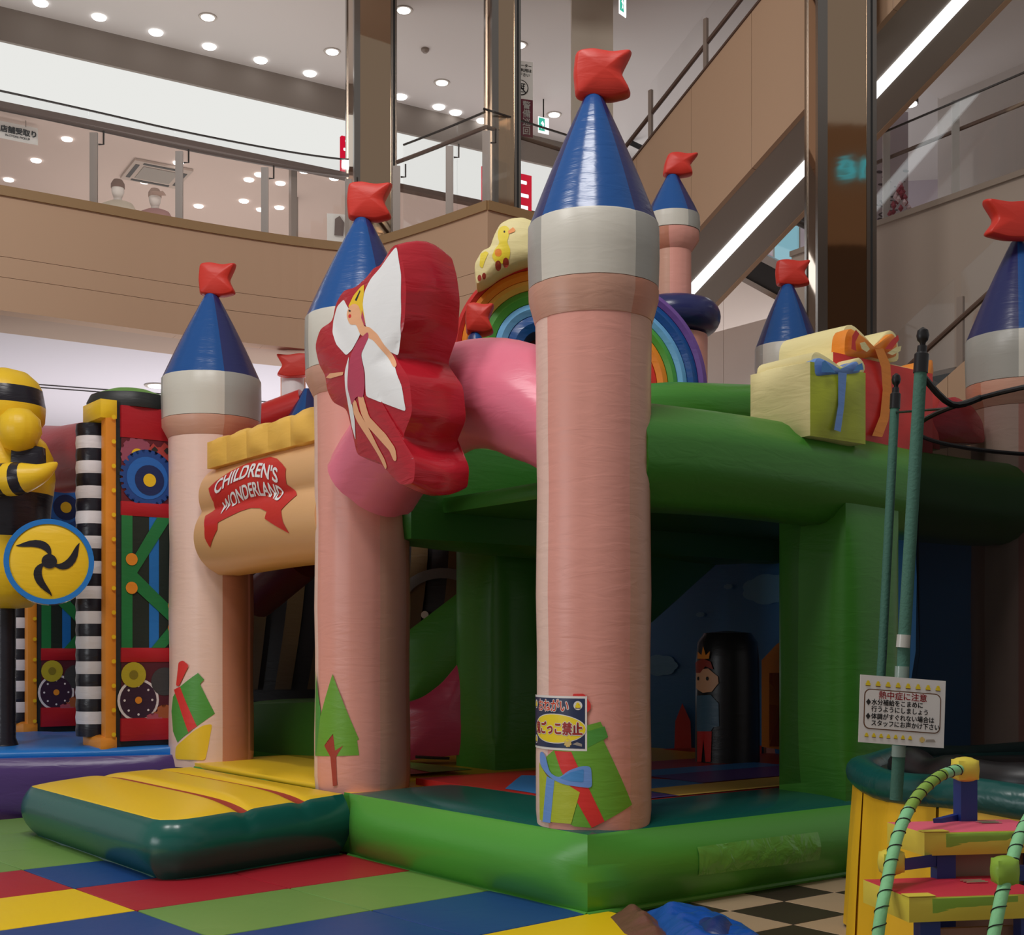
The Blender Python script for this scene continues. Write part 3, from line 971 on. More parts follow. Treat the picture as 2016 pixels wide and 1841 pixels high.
sand = pvc('sand_vinyl', (190, 148, 104), .33, bump=.1)
gold = pvc('gold_vinyl', (206, 160, 72), .45)
red = pvc('red_vinyl', (172, 38, 36), .35)
redl = pvc('red_print', (186, 42, 38), .4, bump=.2)
orange = pvc('orange_vinyl', (214, 120, 36), .4)
sky = pvc('sky_vinyl', (58, 118, 176), .35)
skyl = pvc('light_blue_vinyl', (96, 150, 190), .35)
purple = pvc('purple_vinyl', (92, 62, 128), .35)
white_v = pvc('white_vinyl', (220, 212, 204), .4, bump=.15)
olive = pvc('lime_print', (150, 160, 40), .4, bump=.3)
grass_p = pvc('green_print', (90, 140, 42), .4, bump=.3)
mgreen = pvc('mid_green_print', (66, 128, 50), .4, bump=.3)
blue_p = pvc('blue_print', (92, 128, 186), .4, bump=.3)
brown_p = pvc('brown_print', (138, 46, 32), .5, bump=.2)
skin = pvc('skin_print', (224, 150, 112), .45, bump=.2)
black_v = pvc('black_vinyl', (22, 20, 22), .35, bump=.25)
net_m = see_through('black_net', (16, 15, 15), .42)

castle = thing('bouncy_castle', C(1.5, 1.5, 0), 'large pink and green inflatable castle with blue cone towers and red flags', 'bouncy castle')

# ---------------- base
BH = .5
puff('base', C(-.36, -.36, .02), R3 * 5.7, L3 * 2.82, UP * (BH - .02), (.13, .05, .13, .03, .0, .05), [lime, teal], castle, mi=(0, 0, 0, 0, 0, 1), n=24, power=(12, 9, 2.2))
for (a, b) in ((C(-.38, -.38, .02), C(5.3, -.38, .02)), (C(-.38, -.38, .02), C(-.38, 2.44, .02))):
    tube('hem', [a, b], .022, mgreen, castle, segs=8)
puff('base', C(-.3, 2.48, .02), R3 * 5.6, L3 * 3.6, UP * (BH - .03), (.02, .05, 0, .05, 0, .02), [lime, yellow], castle, mi=(0, 0, 0, 0, 0, 1), n=12, power=5)
# coloured bounce bed inside
bed = puff('bounce_bed', C(.42, .42, BH - .05), R3 * 4.5, L3 * 2.3, UP * .10, (0, 0, 0, 0, 0, .02), [red, sky], castle, mi=(0, 0, 0, 0, 0, 0), n=8)
def bedfn(z):
    def f(r, l):
        a, b = (r - .42) / 4.5, (l - .42) / 2.3
        h = .02 * (1 - abs(2 * a - 1) ** 2.6) * (1 - abs(2 * b - 1) ** 2.6) if 0 <= a <= 1 and 0 <= b <= 1 else 0
        return C(r, l, z - .02 + h)
    return f
zb = BH + .0725
for nm, poly, m, dz in (('floor_print', [(.45, .45), (1.9, .45), (1.9, 1.2), (1.2, 2.3), (.5, 1.6)], sky, 0), ('floor_print', [(.45, .45), (1.2, .45), (1.1, 1.0), (.45, 1.2)], purple, .004),
                        ('floor_print', [(1.2, .44), (4.8, .44), (4.8, .85), (1.2, .85)], gold, .004), ('floor_print', [(1.9, .9), (4.8, .9), (4.8, 1.5), (1.9, 1.5)], purple, .002),
                        ('floor_print', [(1.9, 1.5), (3.6, 1.5), (3.6, 1.9), (1.9, 1.9)], sky, .003)):
    decal(nm, poly, bedfn(zb + dz), m, bed, res=.15)

# tape patch on the front-right side
def side_fn(r, z):
    q = C(r, -.36, z)
    a = (r + .36) / 5.7; b = (z - .02) / (BH - .02)
    h = .13 * (1 - abs(2 * a - 1) ** 12) * (1 - abs(2 * b - 1) ** 2.2)
    return q - L3 * (h + .006 + .006 * noise.noise(V((r * 9, z * 14, 0))))
pt = [on_l(u, v, -.48) for (u, v) in ((1374, 1668), (1490, 1652), (1612, 1638), (1613, 1693), (1500, 1708), (1374, 1724))]
decal('clear_tape', pt, side_fn, mat('clear_tape', (92, 150, 66), .15, k=1.4, bump=.8, scale=7, stretch=(1, 1, 1)), castle, res=.07)

# ---------------- ramp at the entrance: two seams across the yellow top
rh = .45
RC = [C(-2.0, 2.06, 0), C(-2.02, 5.12, 0), C(-.42, 2.46, 0), C(-.42, 5.35, 0)]
def ramp_xy(a, b):
    s, t = 1 - a, 2 * b - 1
    ro, ta = .24, .13
    if s > 1 - ro and abs(t) > 1 - ta:
        ds, dt = (s - (1 - ro)) / ro, (abs(t) - (1 - ta)) / ta
        s2, t2 = ds * math.sqrt(1 - dt * dt / 2), dt * math.sqrt(1 - ds * ds / 2)
        s = 1 - ro + ro * s2
        t = math.copysign(1 - ta + ta * t2, t)
    a, b = 1 - s, (t + 1) / 2
    return (RC[0].lerp(RC[1], b)).lerp(RC[2].lerp(RC[3], b), a)
ribs = []
verts, faces, fm = [], [], []
n1, n2 = 54, 26
M_ramp = [yellow, teal, brown_p]
def ramp_top(a, b):
    # a across the depth (0 outer .. 1 at the castle), b along the width
    edge = (1 - abs(2 * b - 1) ** 6)
    h = rh + .07 * (1 - abs(2 * a - 1) ** 3) * edge
    for s in (.40, .73):
        h -= .06 * math.exp(-((a - s) / .035) ** 2) * (.35 + .65 * edge)
    h += .05 * a
    return h
for i in range(n1 + 1):
    for j in range(n2 + 1):
        a, b = i / n1, j / n2
        o = ramp_xy(a, b)
        verts.append(V((o.x, o.y, ramp_top(a, b))))
for i in range(n1):
    for j in range(n2):
        q = i * (n2 + 1) + j
        faces.append((q, q + 1, q + n2 + 2, q + n2 + 1))
        a = (i + .5) / n1
        fm.append(2 if min(abs(a - .40), abs(a - .73)) < .026 else 0)
top_n = len(verts)
# sides: one wall going round from the castle, past both outer corners, back to the castle
ring_ab = [(1 - i / n1, 0) for i in range(n1)] + [(0, j / n2) for j in range(n2)] + [(i / n1, 1) for i in range(n1 + 1)]
ring_p = [ramp_xy(a, b) for (a, b) in ring_ab]
rows = 8
st_ = len(verts)
nr = len(ring_p)
foot = []
for i in range(nr):
    t = (ring_p[min(i + 1, nr - 1)] - ring_p[max(i - 1, 0)]).normalized()
    out = V((-t.y, t.x, 0))
    if out.dot(ring_p[i] - ramp_xy(.6, .5)) < 0: out = -out
    zt = ramp_top(*ring_ab[i])
    for k in range(rows + 1):
        f = k / rows
        h = .10 * (1 - abs(2 * f - 1) ** 2.0) - .05 * (1 - f) ** 2
        p_ = ring_p[i] + out * h + UP * (.03 + (zt - .03) * f)
        verts.append(p_)
        if k == 0: foot.append(p_)
for i in range(nr - 1):
    for k in range(rows):
        q = st_ + i * (rows + 1) + k
        faces.append((q, q + 1, q + rows + 2, q + rows + 1)); fm.append(1)
mk('entrance_ramp', verts, faces, M_ramp, castle, fm, sharp=48)
tube('hem', foot[::3], .016, teal, castle, segs=8)
# yellow landing sheet between the two entrance towers
puff('landing', C(-.3, 2.95, BH - .03), R3 * 1.5, L3 * 2.9, UP * .05, (0, 0, 0, 0, 0, .03), yellow, castle, n=8, wob=.05)
decal('floor_print', [(.55, 3.0), (1.2, 3.0), (1.15, 4.9), (.75, 4.4), (.5, 3.6)], bedfn(BH + .075), brown_p, castle, res=.3)
decal('floor_print', [(.75, 3.0), (1.2, 3.0), (1.15, 4.3), (.9, 3.9)], bedfn(BH + .08), lime, castle, res=.3)

# ---------------- towers
def flag(name, p, ang, w, h, parent, dirx=1, th=.13, up=0.0):
    ex = V((math.cos(ang), math.sin(ang), 0)) * dirx
    ey = (UP + ex * up).normalized()
    poly = [(-.30 * w, 0), (.35 * w, -.06 * h), (.70 * w, .04 * h), (.50 * w, .46 * h), (.72 * w, .98 * h), (.35 * w, .92 * h), (-.02 * w, 1.0 * h), (-.30 * w, .96 * h), (-.34 * w, .5 * h)]
    if dirx < 0:
        pl = Pillow(name, poly, p, ex, ey, th, .035, red_f, parent, n=64, it=2, side=.10, sharp=85)
    else:
        pl = Pillow(name, poly, p, ex, ey, th, .035, red_f, parent, n=64, it=2, side=.10, sharp=85)
    return pl

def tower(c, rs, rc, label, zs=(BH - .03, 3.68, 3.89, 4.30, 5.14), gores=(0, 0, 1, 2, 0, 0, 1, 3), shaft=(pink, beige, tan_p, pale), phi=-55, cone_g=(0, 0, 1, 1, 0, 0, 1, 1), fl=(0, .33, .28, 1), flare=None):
    zb0, zn, zc, zt, za = zs
    prof = [(.02, zb0), (rs * .98, zb0), (rs * 1.01, zb0 + .12)]
    for k in range(1, 9):
        t = k / 9
        prof.append((rs * (1 + .012 * math.sin(t * 17)), zb0 + .12 + (zn - zb0 - .14) * t))
    prof += [(rs * 1.02, zn), (.02, zn + .01)]
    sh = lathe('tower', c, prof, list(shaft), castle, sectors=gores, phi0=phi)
    if label: sh['label'] = label
    lathe('neck', c, [(rs * .9, zn - .02), (rs * 1.03, zn), (rc * .99, zc - .07), (rc * .995, zc), (.02, zc)], [pink, beige, tan_p, pale], sh, sectors=(1, 1, 2, 2, 1, 1, 2, 1), phi0=phi)
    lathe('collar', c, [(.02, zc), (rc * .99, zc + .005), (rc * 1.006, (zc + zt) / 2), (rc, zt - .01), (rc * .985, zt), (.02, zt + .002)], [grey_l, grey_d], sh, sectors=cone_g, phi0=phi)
    pr = [(.02, zt), (rc * .985, zt)]
    for k in range(1, 8):
        t = k / 8
        pr.append((rc * .985 + (.055 - rc * .985) * t + .012 * math.sin(PI * t), zt + (za - zt) * t))
    pr += [(.055, za), (.03, za + .02)]
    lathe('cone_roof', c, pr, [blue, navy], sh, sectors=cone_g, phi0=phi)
    ang, w, h, dx = fl
    flag('flag', V((c.x, c.y, za + .0)) + V((0, -.06, 0)), ang, w, h, sh, dx)
    return sh

def base_at(r, l):
    q = C(r, l, 0)
    return V((q.x, q.y, 0))
T1 = base_at(0, 0); T2 = base_at(0, 2.87); T3 = base_at(0, 5.80); T4 = base_at(4.85, 0)
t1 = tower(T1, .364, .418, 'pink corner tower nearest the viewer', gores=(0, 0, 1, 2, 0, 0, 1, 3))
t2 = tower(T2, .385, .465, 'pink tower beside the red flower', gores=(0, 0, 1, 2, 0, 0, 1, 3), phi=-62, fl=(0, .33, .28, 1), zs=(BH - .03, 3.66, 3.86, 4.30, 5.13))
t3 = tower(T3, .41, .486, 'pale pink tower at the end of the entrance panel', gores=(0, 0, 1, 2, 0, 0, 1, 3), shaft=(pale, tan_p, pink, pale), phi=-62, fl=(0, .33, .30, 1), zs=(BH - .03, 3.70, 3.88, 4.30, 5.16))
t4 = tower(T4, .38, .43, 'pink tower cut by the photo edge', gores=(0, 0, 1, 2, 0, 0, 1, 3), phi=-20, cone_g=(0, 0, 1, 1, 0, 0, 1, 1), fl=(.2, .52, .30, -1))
T6 = V((2.87, 13.4, 0))
t6 = tower(T6, .29, .335, 'small tower behind the gift boxes', phi=-60, zs=(BH, 4.2, 4.36, 4.76, 5.42), fl=(0, .32, .25, 1))
# turret with the blue ring
T5 = V((1.56, 12.5, 0))
tr = lathe('tower', T5, [(.02, 2.9), (.335, 2.9), (.34, 4.65), (.02, 4.7)], [pink, beige, tan_p, pale], castle, sectors=(1, 1, 0, 0, 1, 1, 0, 0), phi0=-60)
tr['label'] = 'slim turret with a navy ring behind the rainbow'
ringp = []
for k in range(13):
    a = PI * k / 12 - PI / 2
    ringp.append((.30 + .165 * math.cos(a), 4.83 + .165 * math.sin(a)))
lathe('ring', T5, [(.02, 4.665)] + ringp + [(.02, 4.995)], navy, tr, dent=0)
lathe('upper_shaft', T5, [(.02, 4.9), (.182, 4.9), (.182, 5.50), (.02, 5.51)], [pink, beige, tan_p], tr, sectors=(1, 0, 0, 0, 1, 1, 0, 0), phi0=-60)
lathe('neck', T5, [(.17, 5.46), (.19, 5.48), (.258, 5.58), (.26, 5.66), (.02, 5.66)], [rose, tan_p, pink], tr, sectors=(1, 2, 2, 1, 1, 1, 1, 1), phi0=-60)
lathe('collar', T5, [(.02, 5.66), (.265, 5.665), (.268, 5.74), (.262, 5.82), (.02, 5.822)], [grey_l, grey_d], tr, sectors=(0, 0, 1, 1, 0, 0, 1, 1), phi0=-62)
lathe('cone_roof', T5, [(.02, 5.82), (.262, 5.82), (.21, 5.93), (.12, 6.1), (.045, 6.24), (.02, 6.25)], [blue, navy], tr, sectors=(0, 0, 1, 1, 0, 0, 1, 1), phi0=-62)
flag('flag', V((T5.x, T5.y - .06, 6.23)), 0, .27, .21, tr, up=.25)

# ---------------- prints on the towers
def cyl_fn(c, rad, eps=.008):
    return lambda a, z: V((c.x + (rad + eps) * math.sin(a / rad), c.y - (rad + eps) * math.cos(a / rad), z))
def cyl_print(name, px, c, rad, m, parent, eps):
    if name.startswith(('bow', 'flower', 'leaf')): px = [tuple(q) for q in rounded(px, 60, 2)]
    poly = []
    for (u, v) in px:
        a, z = on_cyl(u, v, c, rad)
        poly.append((a * rad, z))
    return decal(name, poly, cyl_fn(c, rad, .0025 + (eps - .008) * .6), m, parent, res=.03)
r1 = .3675
cyl_print('gift_print', [(1100, 1470), (1156, 1428), (1182, 1421), (1197, 1451), (1188, 1458), (1244, 1584), (1190, 1617), (1166, 1630), (1130, 1627), (1090, 1600), (1076, 1490)], T1, r1, grass_p, t1, .008)
cyl_print('gift_print', [(1157, 1440), (1190, 1430), (1197, 1451), (1157, 1472)], T1, r1, mgreen, t1, .0095)
cyl_print('ribbon_print', [(1092, 1478), (1125, 1480), (1137, 1507), (1160, 1554), (1190, 1617), (1165, 1630), (1137, 1580), (1122, 1548), (1105, 1517)], T1, r1, redl, t1, .011)
cyl_print('gift_print', [(1063, 1500), (1080, 1530), (1095, 1535), (1120, 1546), (1142, 1560), (1125, 1622), (1064, 1614)], T1, r1, olive, t1, .013)
cyl_print('ribbon_print', [(1078, 1528), (1093, 1536), (1085, 1620), (1070, 1618)], T1, r1, blue_p, t1, .015)
cyl_print('bow_print', [(1065, 1477), (1074, 1482), (1084, 1522), (1102, 1532), (1120, 1517), (1145, 1508), (1164, 1508), (1166, 1552), (1140, 1549), (1112, 1545), (1092, 1536), (1076, 1522), (1065, 1505)], T1, r1, blue_p, t1, .016)
cyl_print('bow_print', [(1103, 1532), (1125, 1520), (1150, 1514), (1149, 1540), (1125, 1538)], T1, r1, sky, t1, .0175)
cyl_print('flower_print', [(1128, 1366), (1150, 1366), (1163, 1385), (1163, 1396), (1155, 1404), (1140, 1400), (1128, 1385)], T1, r1, redl, t1, .008)
r2 = .389
cyl_print('tree_print', [(655, 1327), (688, 1412), (707, 1456), (703, 1457), (707, 1487), (621, 1488), (622, 1450), (634, 1400), (645, 1360)], T2, r2, grass_p, t2, .008)
cyl_print('trunk_print', [(651, 1490), (656, 1548), (664, 1546), (662, 1490), (676, 1468), (660, 1478), (656, 1445), (653, 1478), (639, 1468)], T2, r2, brown_p, t2, .010)
cyl_print('tree_print', [(622, 1320), (626, 1360), (632, 1400), (624, 1480), (621, 1488)], T2, r2, mgreen, t2, .0085)
r3 = .4145
cyl_print('gift_print', [(341, 1372), (355, 1352), (390, 1325), (402, 1338), (394, 1347), (423, 1405), (388, 1430), (350, 1462), (341, 1440), (338, 1400)], T3, r3, mgreen, t3, .008)
cyl_print('ribbon_print', [(343, 1358), (355, 1352), (388, 1430), (371, 1442), (352, 1385)], T3, r3, redl, t3, .010)
cyl_print('bow_print', [(347, 1350), (352, 1304), (360, 1300), (372, 1310), (352, 1352)], T3, r3, redl, t3, .010)
cyl_print('leaf_print', [(418, 1425), (410, 1470), (404, 1497), (345, 1495), (346, 1470), (380, 1440), (400, 1428)], T3, r3, yellow, t3, .008)

# ---------------- green beams and columns
beam = []
for k in range(13):
    t = k / 12
    beam.append(C(.15 + 4.55 * t, .0, 2.86 + .03 * math.sin(t * 6)))
bm_ = tube('beam', beam, .36, green, castle, segs=32, facet=8)
puff('beam', C(.2, 2.45, 2.5), R3 * 4.3, L3 * .6, UP * .78, .08, dgreen, castle, n=8)
q0, q1 = P(1322, 812, 10.6), P(1560, 815, 11.6)
tube('beam', [q0 + V((-.45, -.1, -.05)), q0, q0.lerp(q1, .5), q1], .25, green, castle, segs=20, facet=6)
def square_col(r, l, s, z1, name='column', m=green):
    o_ = C(r - s / 2, l - s / 2, BH - .01)
    return puff(name, o_, R3 * s, L3 * s, UP * (z1 - BH), (.06, .06, .06, .06, 0, 0), m, castle, n=14, power=4, wob=.012)
square_col(2.46, .02, .62, 2.70)
square_col(1.93, 3.55, .62, 2.75)

# ---------------- roof, inner walls, slide
puff('roof_panel', C(.5, .2, 2.72), R3 * 4.3, L3 * 2.6, UP * .12, .02, dgreen, castle, n=6)
wallp = puff('back_wall', C(4.75, .2, BH), R3 * .3, L3 * 5.6, UP * 2.3, (.06, .02, 0, 0, 0, 0), [sky, dgreen], castle, mi=(0, 1, 1, 1, 1, 1), n=12)
def wall_fn(l, z): return C(4.67, l, z)
for (u, v, s) in ((1515, 1160, .34), (1435, 1155, .06), (1300, 1310, .26), (1380, 1210, .06)):
    l, z = on_r(u, v, 4.68)
    cl = []
    for k in range(28):
        a = 2 * PI * k / 28
        rr = s * (1 + .12 * abs(math.sin(a * 3.5)))
        cl.append((l + rr * math.cos(a), z + rr * .42 * math.sin(a)))
    decal('cloud_print', cl, wall_fn, skyl, wallp, res=.3)
for px, m in (([(1500, 1300), (1530, 1268), (1562, 1250), (1562, 1480), (1500, 1470)], orange), ([(1515, 1325), (1562, 1325), (1562, 1470), (1515, 1470)], brown_p), ([(1330, 1420), (1344, 1385), (1360, 1420), (1362, 1480), (1328, 1480)], redl), ([(1288, 1475), (1500, 1468), (1500, 1500), (1288, 1500)], red)):
    decal('castle_print', [on_r(u, v, 4.66) for (u, v) in px], lambda l, z: C(4.655, l, z), m, wallp, res=.5)
# slide crossing the room
s0, s1_ = C(3.1, 2.3, .55), C(3.0, 2.5, 2.8)
puff('slide_side', P(1210, 1290, 11.6), P(1425, 1098, 12.8) - P(1210, 1290, 11.6), L3 * .35, UP * .95, .05, dgreen, castle, n=8)
puff('slide_side', P(1425, 1100, 12.7), P(1600, 1105, 13.2) - P(1425, 1100, 12.7), L3 * .3, UP * .8, .03, dgreen, castle, n=8)
# slide foot seen between the second tower and the inner column
def prism(name, pts, Y, depth, m, parent, dome=.03):
    a = [P(u, v, Y) for (u, v) in pts]
    poly = [(q.x, q.z) for q in a]
    return Pillow(name, poly, V((0, Y, 0)), (1, 0, 0), (0, 0, 1), depth, dome, m, parent, n=60, it=1, side=.01)
prism('slide_side', [(780, 1260), (905, 1165), (960, 1100), (960, 1300), (905, 1330), (780, 1425)], 12.6, .35, green, castle, .06)
prism('slide_foot', [(780, 1390), (830, 1375), (870, 1345), (915, 1290), (960, 1280), (960, 1480), (780, 1500)], 12.2, .5, rose_d, castle, .10)
tube('strap', [P(818, 1490, 11.6), P(850, 1492, 11.6), P(885, 1493, 11.6)], .035, M_dark, castle, segs=8, squash=.4)
# low wall inside the entrance
puff('low_wall', P(455, 1490, 13.9), P(660, 1490, 13.0) - P(455, 1490, 13.9), V((.2, .4, 0)), UP * .56, .04, lime, castle, n=8)
# striped black and gold wall in the dark back
bw = puff('striped_wall', P(430, 1480, 15.6), P(960, 1480, 15.2) - P(430, 1480, 15.6), V((0, .3, 0)), UP * 2.75, .03, black_v, castle, n=8)
ow, xw = P(430, 1480, 15.55), (P(960, 1480, 15.15) - P(430, 1480, 15.55)).normalized()
fnw = plane_fn(ow, xw, UP, .06)
for (x0, wd, bend) in ((.35, .16, .16), (.72, .2, .2), (1.12, .18, .22), (2.15, .2, .24), (2.6, .2, .24), (3.0, .16, .2)):
    poly = [(x0 + bend * math.sin(k / 10 * 1.6), .75 + k / 10 * 1.9) for k in range(11)] + [(x0 + wd + bend * math.sin(k / 10 * 1.6), .75 + k / 10 * 1.9) for k in range(10, -1, -1)]
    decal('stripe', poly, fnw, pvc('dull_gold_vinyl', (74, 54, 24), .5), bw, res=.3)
fnw2 = plane_fn(ow, xw, UP, .075)
arc = [(2.75 - .55 * math.cos(k / 14 * 2.4), 1.75 + .42 * math.sin(k / 14 * 2.4)) for k in range(15)] + [(2.75 - .44 * math.cos(k / 14 * 2.4), 1.72 + .33 * math.sin(k / 14 * 2.4)) for k in range(14, -1, -1)]
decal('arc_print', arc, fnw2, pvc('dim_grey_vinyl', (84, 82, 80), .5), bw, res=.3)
decal('dot_print', circle(2.55, 1.62, .045), fnw2, grey_l, bw, res=.3)
puff('canopy', C(.2, 3.0, 3.0), R3 * 4.6, L3 * 3.2, UP * .14, .03, red, castle, n=6)
tube('roof_brace', [P(505, 1180, 14.2), P(600, 1100, 13.6)], .22, pvc('dark_red_vinyl', (96, 22, 24), .4), castle, segs=18)

# nets
def net(name, pts, parent, m=net_m):
    return mk(name, pts, [tuple(range(len(pts)))], m, parent, smooth=False)
net('net', [C(.30, .10, .62), C(2.18, .10, .62), C(2.18, .10, 2.66), C(.30, .10, 2.66)], castle)
tube('net_border', [C(2.15, .09, .60), C(2.15, .09, 2.66)], .02, M_black, castle, segs=8)
net('net', [C(.25, 3.25, .62), C(.25, 5.45, .62), C(.25, 5.45, 2.5), C(.25, 3.25, 2.5)], castle)

# prince pop-up
pc = P(1432, 1500, 12.1)
pc = V((pc.x, pc.y, 0))
pop = lathe('pop_up', pc, [(.02, .5), (.30, .5), (.30, 1.0), (.295, 1.5), (.28, 1.68), (.22, 1.77), (.02, 1.79)], black_v, castle, dent=0)
pf = cyl_fn(pc, .302, .008)
def pop_print(nm, px, m, eps=.008):
    poly = [(on_cyl(u, v, pc, .302)[0] * .302, on_cyl(u, v, pc, .302)[1]) for (u, v) in px]
    decal(nm, poly, cyl_fn(pc, .302, eps), m, pop, res=.06)
pop_print('face_print', [(1372, 1320), (1372, 1355), (1385, 1364), (1402, 1362), (1415, 1345), (1414, 1332), (1395, 1316)], skin)
pop_print('hair_print', [(1371, 1305), (1385, 1296), (1400, 1303), (1405, 1318), (1390, 1312), (1380, 1325), (1372, 1325)], brown_p, .010)
pop_print('crown_print', [(1375, 1297), (1376, 1283), (1383, 1290), (1386, 1272), (1391, 1290), (1399, 1282), (1397, 1297)], orange, .012)
pop_print('coat_print', [(1373, 1370), (1400, 1368), (1415, 1385), (1416, 1430), (1405, 1432), (1400, 1440), (1373, 1440)], pvc('slate_vinyl', (62, 92, 110), .4))
pop_print('trousers_print', [(1374, 1440), (1402, 1440), (1400, 1500), (1390, 1500), (1386, 1455), (1382, 1500), (1374, 1500)], red)
pop_print('eye_print', circle(1394, 1336, 2.6, 10, 4), M_ink, .014)
pop_print('eye_print', circle(1377, 1336, 1.8, 10, 4), M_ink, .014)

# ---------------- pink arch over the front
arch = []
for k in range(21):
    t = k / 20
    l = .12 + 2.40 * t
    z = 2.70 + .73 * math.sin(PI * (.06 + .88 * t)) ** .7
    arch.append(C(.03 - .15 * t, l, z))
tube('arch', arch, [.30 + .085 * min(1, k / 4) for k in range(21)], [rose], castle, segs=30, facet=5)
qa = C(-.14, 2.5, 2.78)

# ---------------- the flower with the fairy
rf = -.92
fpx = [(783, 478), (794, 520), (800, 570), (796, 640), (776, 700), (806, 745), (812, 812), (792, 862), (818, 905), (815, 952), (788, 955), (765, 930), (745, 908), (703, 896), (690, 835), (683, 806), (655, 792), (643, 766), (641, 740), (628, 718), (620, 681), (630, 648), (655, 632), (660, 600), (676, 572), (700, 566), (723, 545), (735, 527), (750, 523), (768, 490)]
fpoly = [on_r(u, v, rf) for (u, v) in fpx]
# the plane's own axes: seen from the front, l grows to the left
FO = C(rf, 0, 0)
fpoly2 = [(-l, z) for (l, z) in fpoly]
flower = Pillow('flower', fpoly2, FO, -L3, UP, .42, .05, crimson, castle, n=170, it=2, side=.075)
# puckered ends of the three right-hand petals
def fprint(nm, px, m, eps):
    poly = [(-on_r(u, v, rf)[0], on_r(u, v, rf)[1]) for (u, v) in px]
    poly = [tuple(q) for q in rounded(poly, 90, 2)]
    decal(nm, poly, lambda x, y: flower.at(x, y, .001 + eps * .2), m, flower.ob, res=.05)
fprint('wing_print', [(782, 484), (792, 540), (793, 610), (790, 660), (785, 702), (768, 690), (748, 660), (730, 642), (722, 610), (722, 575), (733, 550), (758, 518)], white_v, .008)
fprint('wing_print', [(680, 590), (666, 604), (658, 632), (660, 655), (672, 680), (694, 702), (706, 690), (718, 668), (724, 652), (712, 630), (694, 610)], white_v, .008)
fprint('wing_print', [(733, 668), (748, 664), (764, 690), (782, 722), (796, 760), (803, 811), (770, 797), (733, 782), (732, 735), (724, 700)], white_v, .010)
fprint('wing_print', [(700, 702), (690, 735), (690, 800), (695, 840), (704, 868), (706, 830), (700, 790), (697, 740)], white_v, .010)
fprint('hair_print', [(692, 606), (700, 582), (712, 566), (720, 560), (722, 580), (722, 600), (726, 618), (732, 642), (724, 640), (712, 612), (704, 604)], yellow, .012)
fprint('face_print', [(693, 606), (703, 598), (715, 604), (722, 625), (728, 645), (740, 646), (756, 660), (772, 690), (786, 722), (782, 727), (776, 716), (762, 690), (748, 672), (734, 666), (722, 662), (712, 640), (705, 642), (698, 640), (690, 622)], skin, .015)
fprint('dress_print', [(737, 655), (740, 664), (732, 682), (724, 700), (730, 730), (732, 760), (728, 785), (714, 782), (700, 800), (695, 768), (698, 728), (704, 700), (716, 674)], rose_d, .018)
fprint('leg_print', [(716, 778), (727, 778), (738, 822), (770, 856), (787, 884), (788, 908), (782, 910), (775, 888), (752, 862), (732, 840), (722, 815)], skin, .016)
fprint('leg_print', [(703, 788), (712, 790), (718, 812), (736, 846), (750, 880), (762, 905), (765, 920), (760, 926), (750, 900), (732, 865), (715, 835), (704, 815)], skin, .015)
fprint('arm_print', [(643, 744), (655, 736), (688, 734), (686, 740), (656, 746)], skin, .012)
fprint('eye_print', [(695, 611), (699, 613), (698, 616), (694, 614)], M_ink, .02)
fprint('cheek_print', circle(698, 624, 3, 10, 4), redl, .02)
fprint('hair_strand', [(704, 592), (712, 572), (714, 574), (708, 594)], M_ink, .016)
fprint('dress_print', [(722, 612), (726, 622), (732, 642), (729, 643), (722, 628)], rose_d, .02)

# ---------------- sign panel between the second and third towers
PL0, PL1 = 2.98, 5.36
PC = -.02
lobes = ((2.70, .36), (3.09, .31))
def text_width(body, size):
    cu = bpy.data.curves.new('measure', 'FONT'); cu.body = body; cu.size = size; cu.align_x = 'CENTER'
    o = bpy.data.objects.new('measure', cu); COL.objects.link(o); bpy.context.view_layer.update()
    wd = o.dimensions.x
    bpy.data.objects.remove(o); bpy.data.curves.remove(cu)
    return wd
def panel_r(z):
    best = 0
    for (zc, rr) in lobes:
        if abs(z - zc) < rr: best = max(best, math.sqrt(rr * rr - (z - zc) ** 2))
    return PC - max(best, .10)
prof = []
for k in range(41):
    z = 2.345 + (3.398 - 2.345) * k / 40
    prof.append((panel_r(z), z))
prof += [(PC + .10, 3.398), (PC + .10, 2.345)]
verts, faces = [], []
nl = 14
for i in range(nl + 1):
    l = PL0 + (PL1 - PL0) * i / nl
    for (r, z) in prof: verts.append(C(r, l, z + .012 * math.sin(l * 2)))
n = len(prof)
for i in range(nl):
    for k in range(n):
        k2 = (k + 1) % n
        faces.append((i * n + k, i * n + k2, (i + 1) * n + k2, (i + 1) * n + k))
faces += [tuple(range(n)), tuple(nl * n + k for k in range(n))]
sp = mk('sign_panel', verts, faces, sand, castle)
for k in range(6):
    l0 = PL1 - .1 - k * .42
    z0 = 3.33
    vv = []
    puff('scallop', C(PC - .27, l0 - .44, z0), R3 * .24, L3 * .43, UP * .25, (.03, .02, .02, .02, 0, .05), gold, sp, n=6, wob=.03)
def pfn(eps):
    return lambda x, z: C(panel_r(z) - eps, -x, z + .012 * math.sin(-x * 2))
def pprint(nm, px, m, eps):
    decal(nm, [(-on_r(u, v, -.37)[0], on_r(u, v, -.37)[1]) for (u, v) in px], pfn(eps), m, sp, res=.04)
pprint('ribbon_print', [(403, 959), (415, 945), (440, 925), (465, 912), (490, 905), (512, 900), (530, 904), (545, 914), (555, 924), (554, 955), (576, 975), (555, 1006), (560, 1030), (568, 1052), (545, 1038), (524, 1024), (526, 1010), (510, 1003), (490, 1002), (470, 1008), (445, 1020), (430, 1028), (431, 1042), (420, 1062), (412, 1077), (406, 1058), (405, 1040), (397, 1013), (408, 1004), (411, 987)], red, .006)
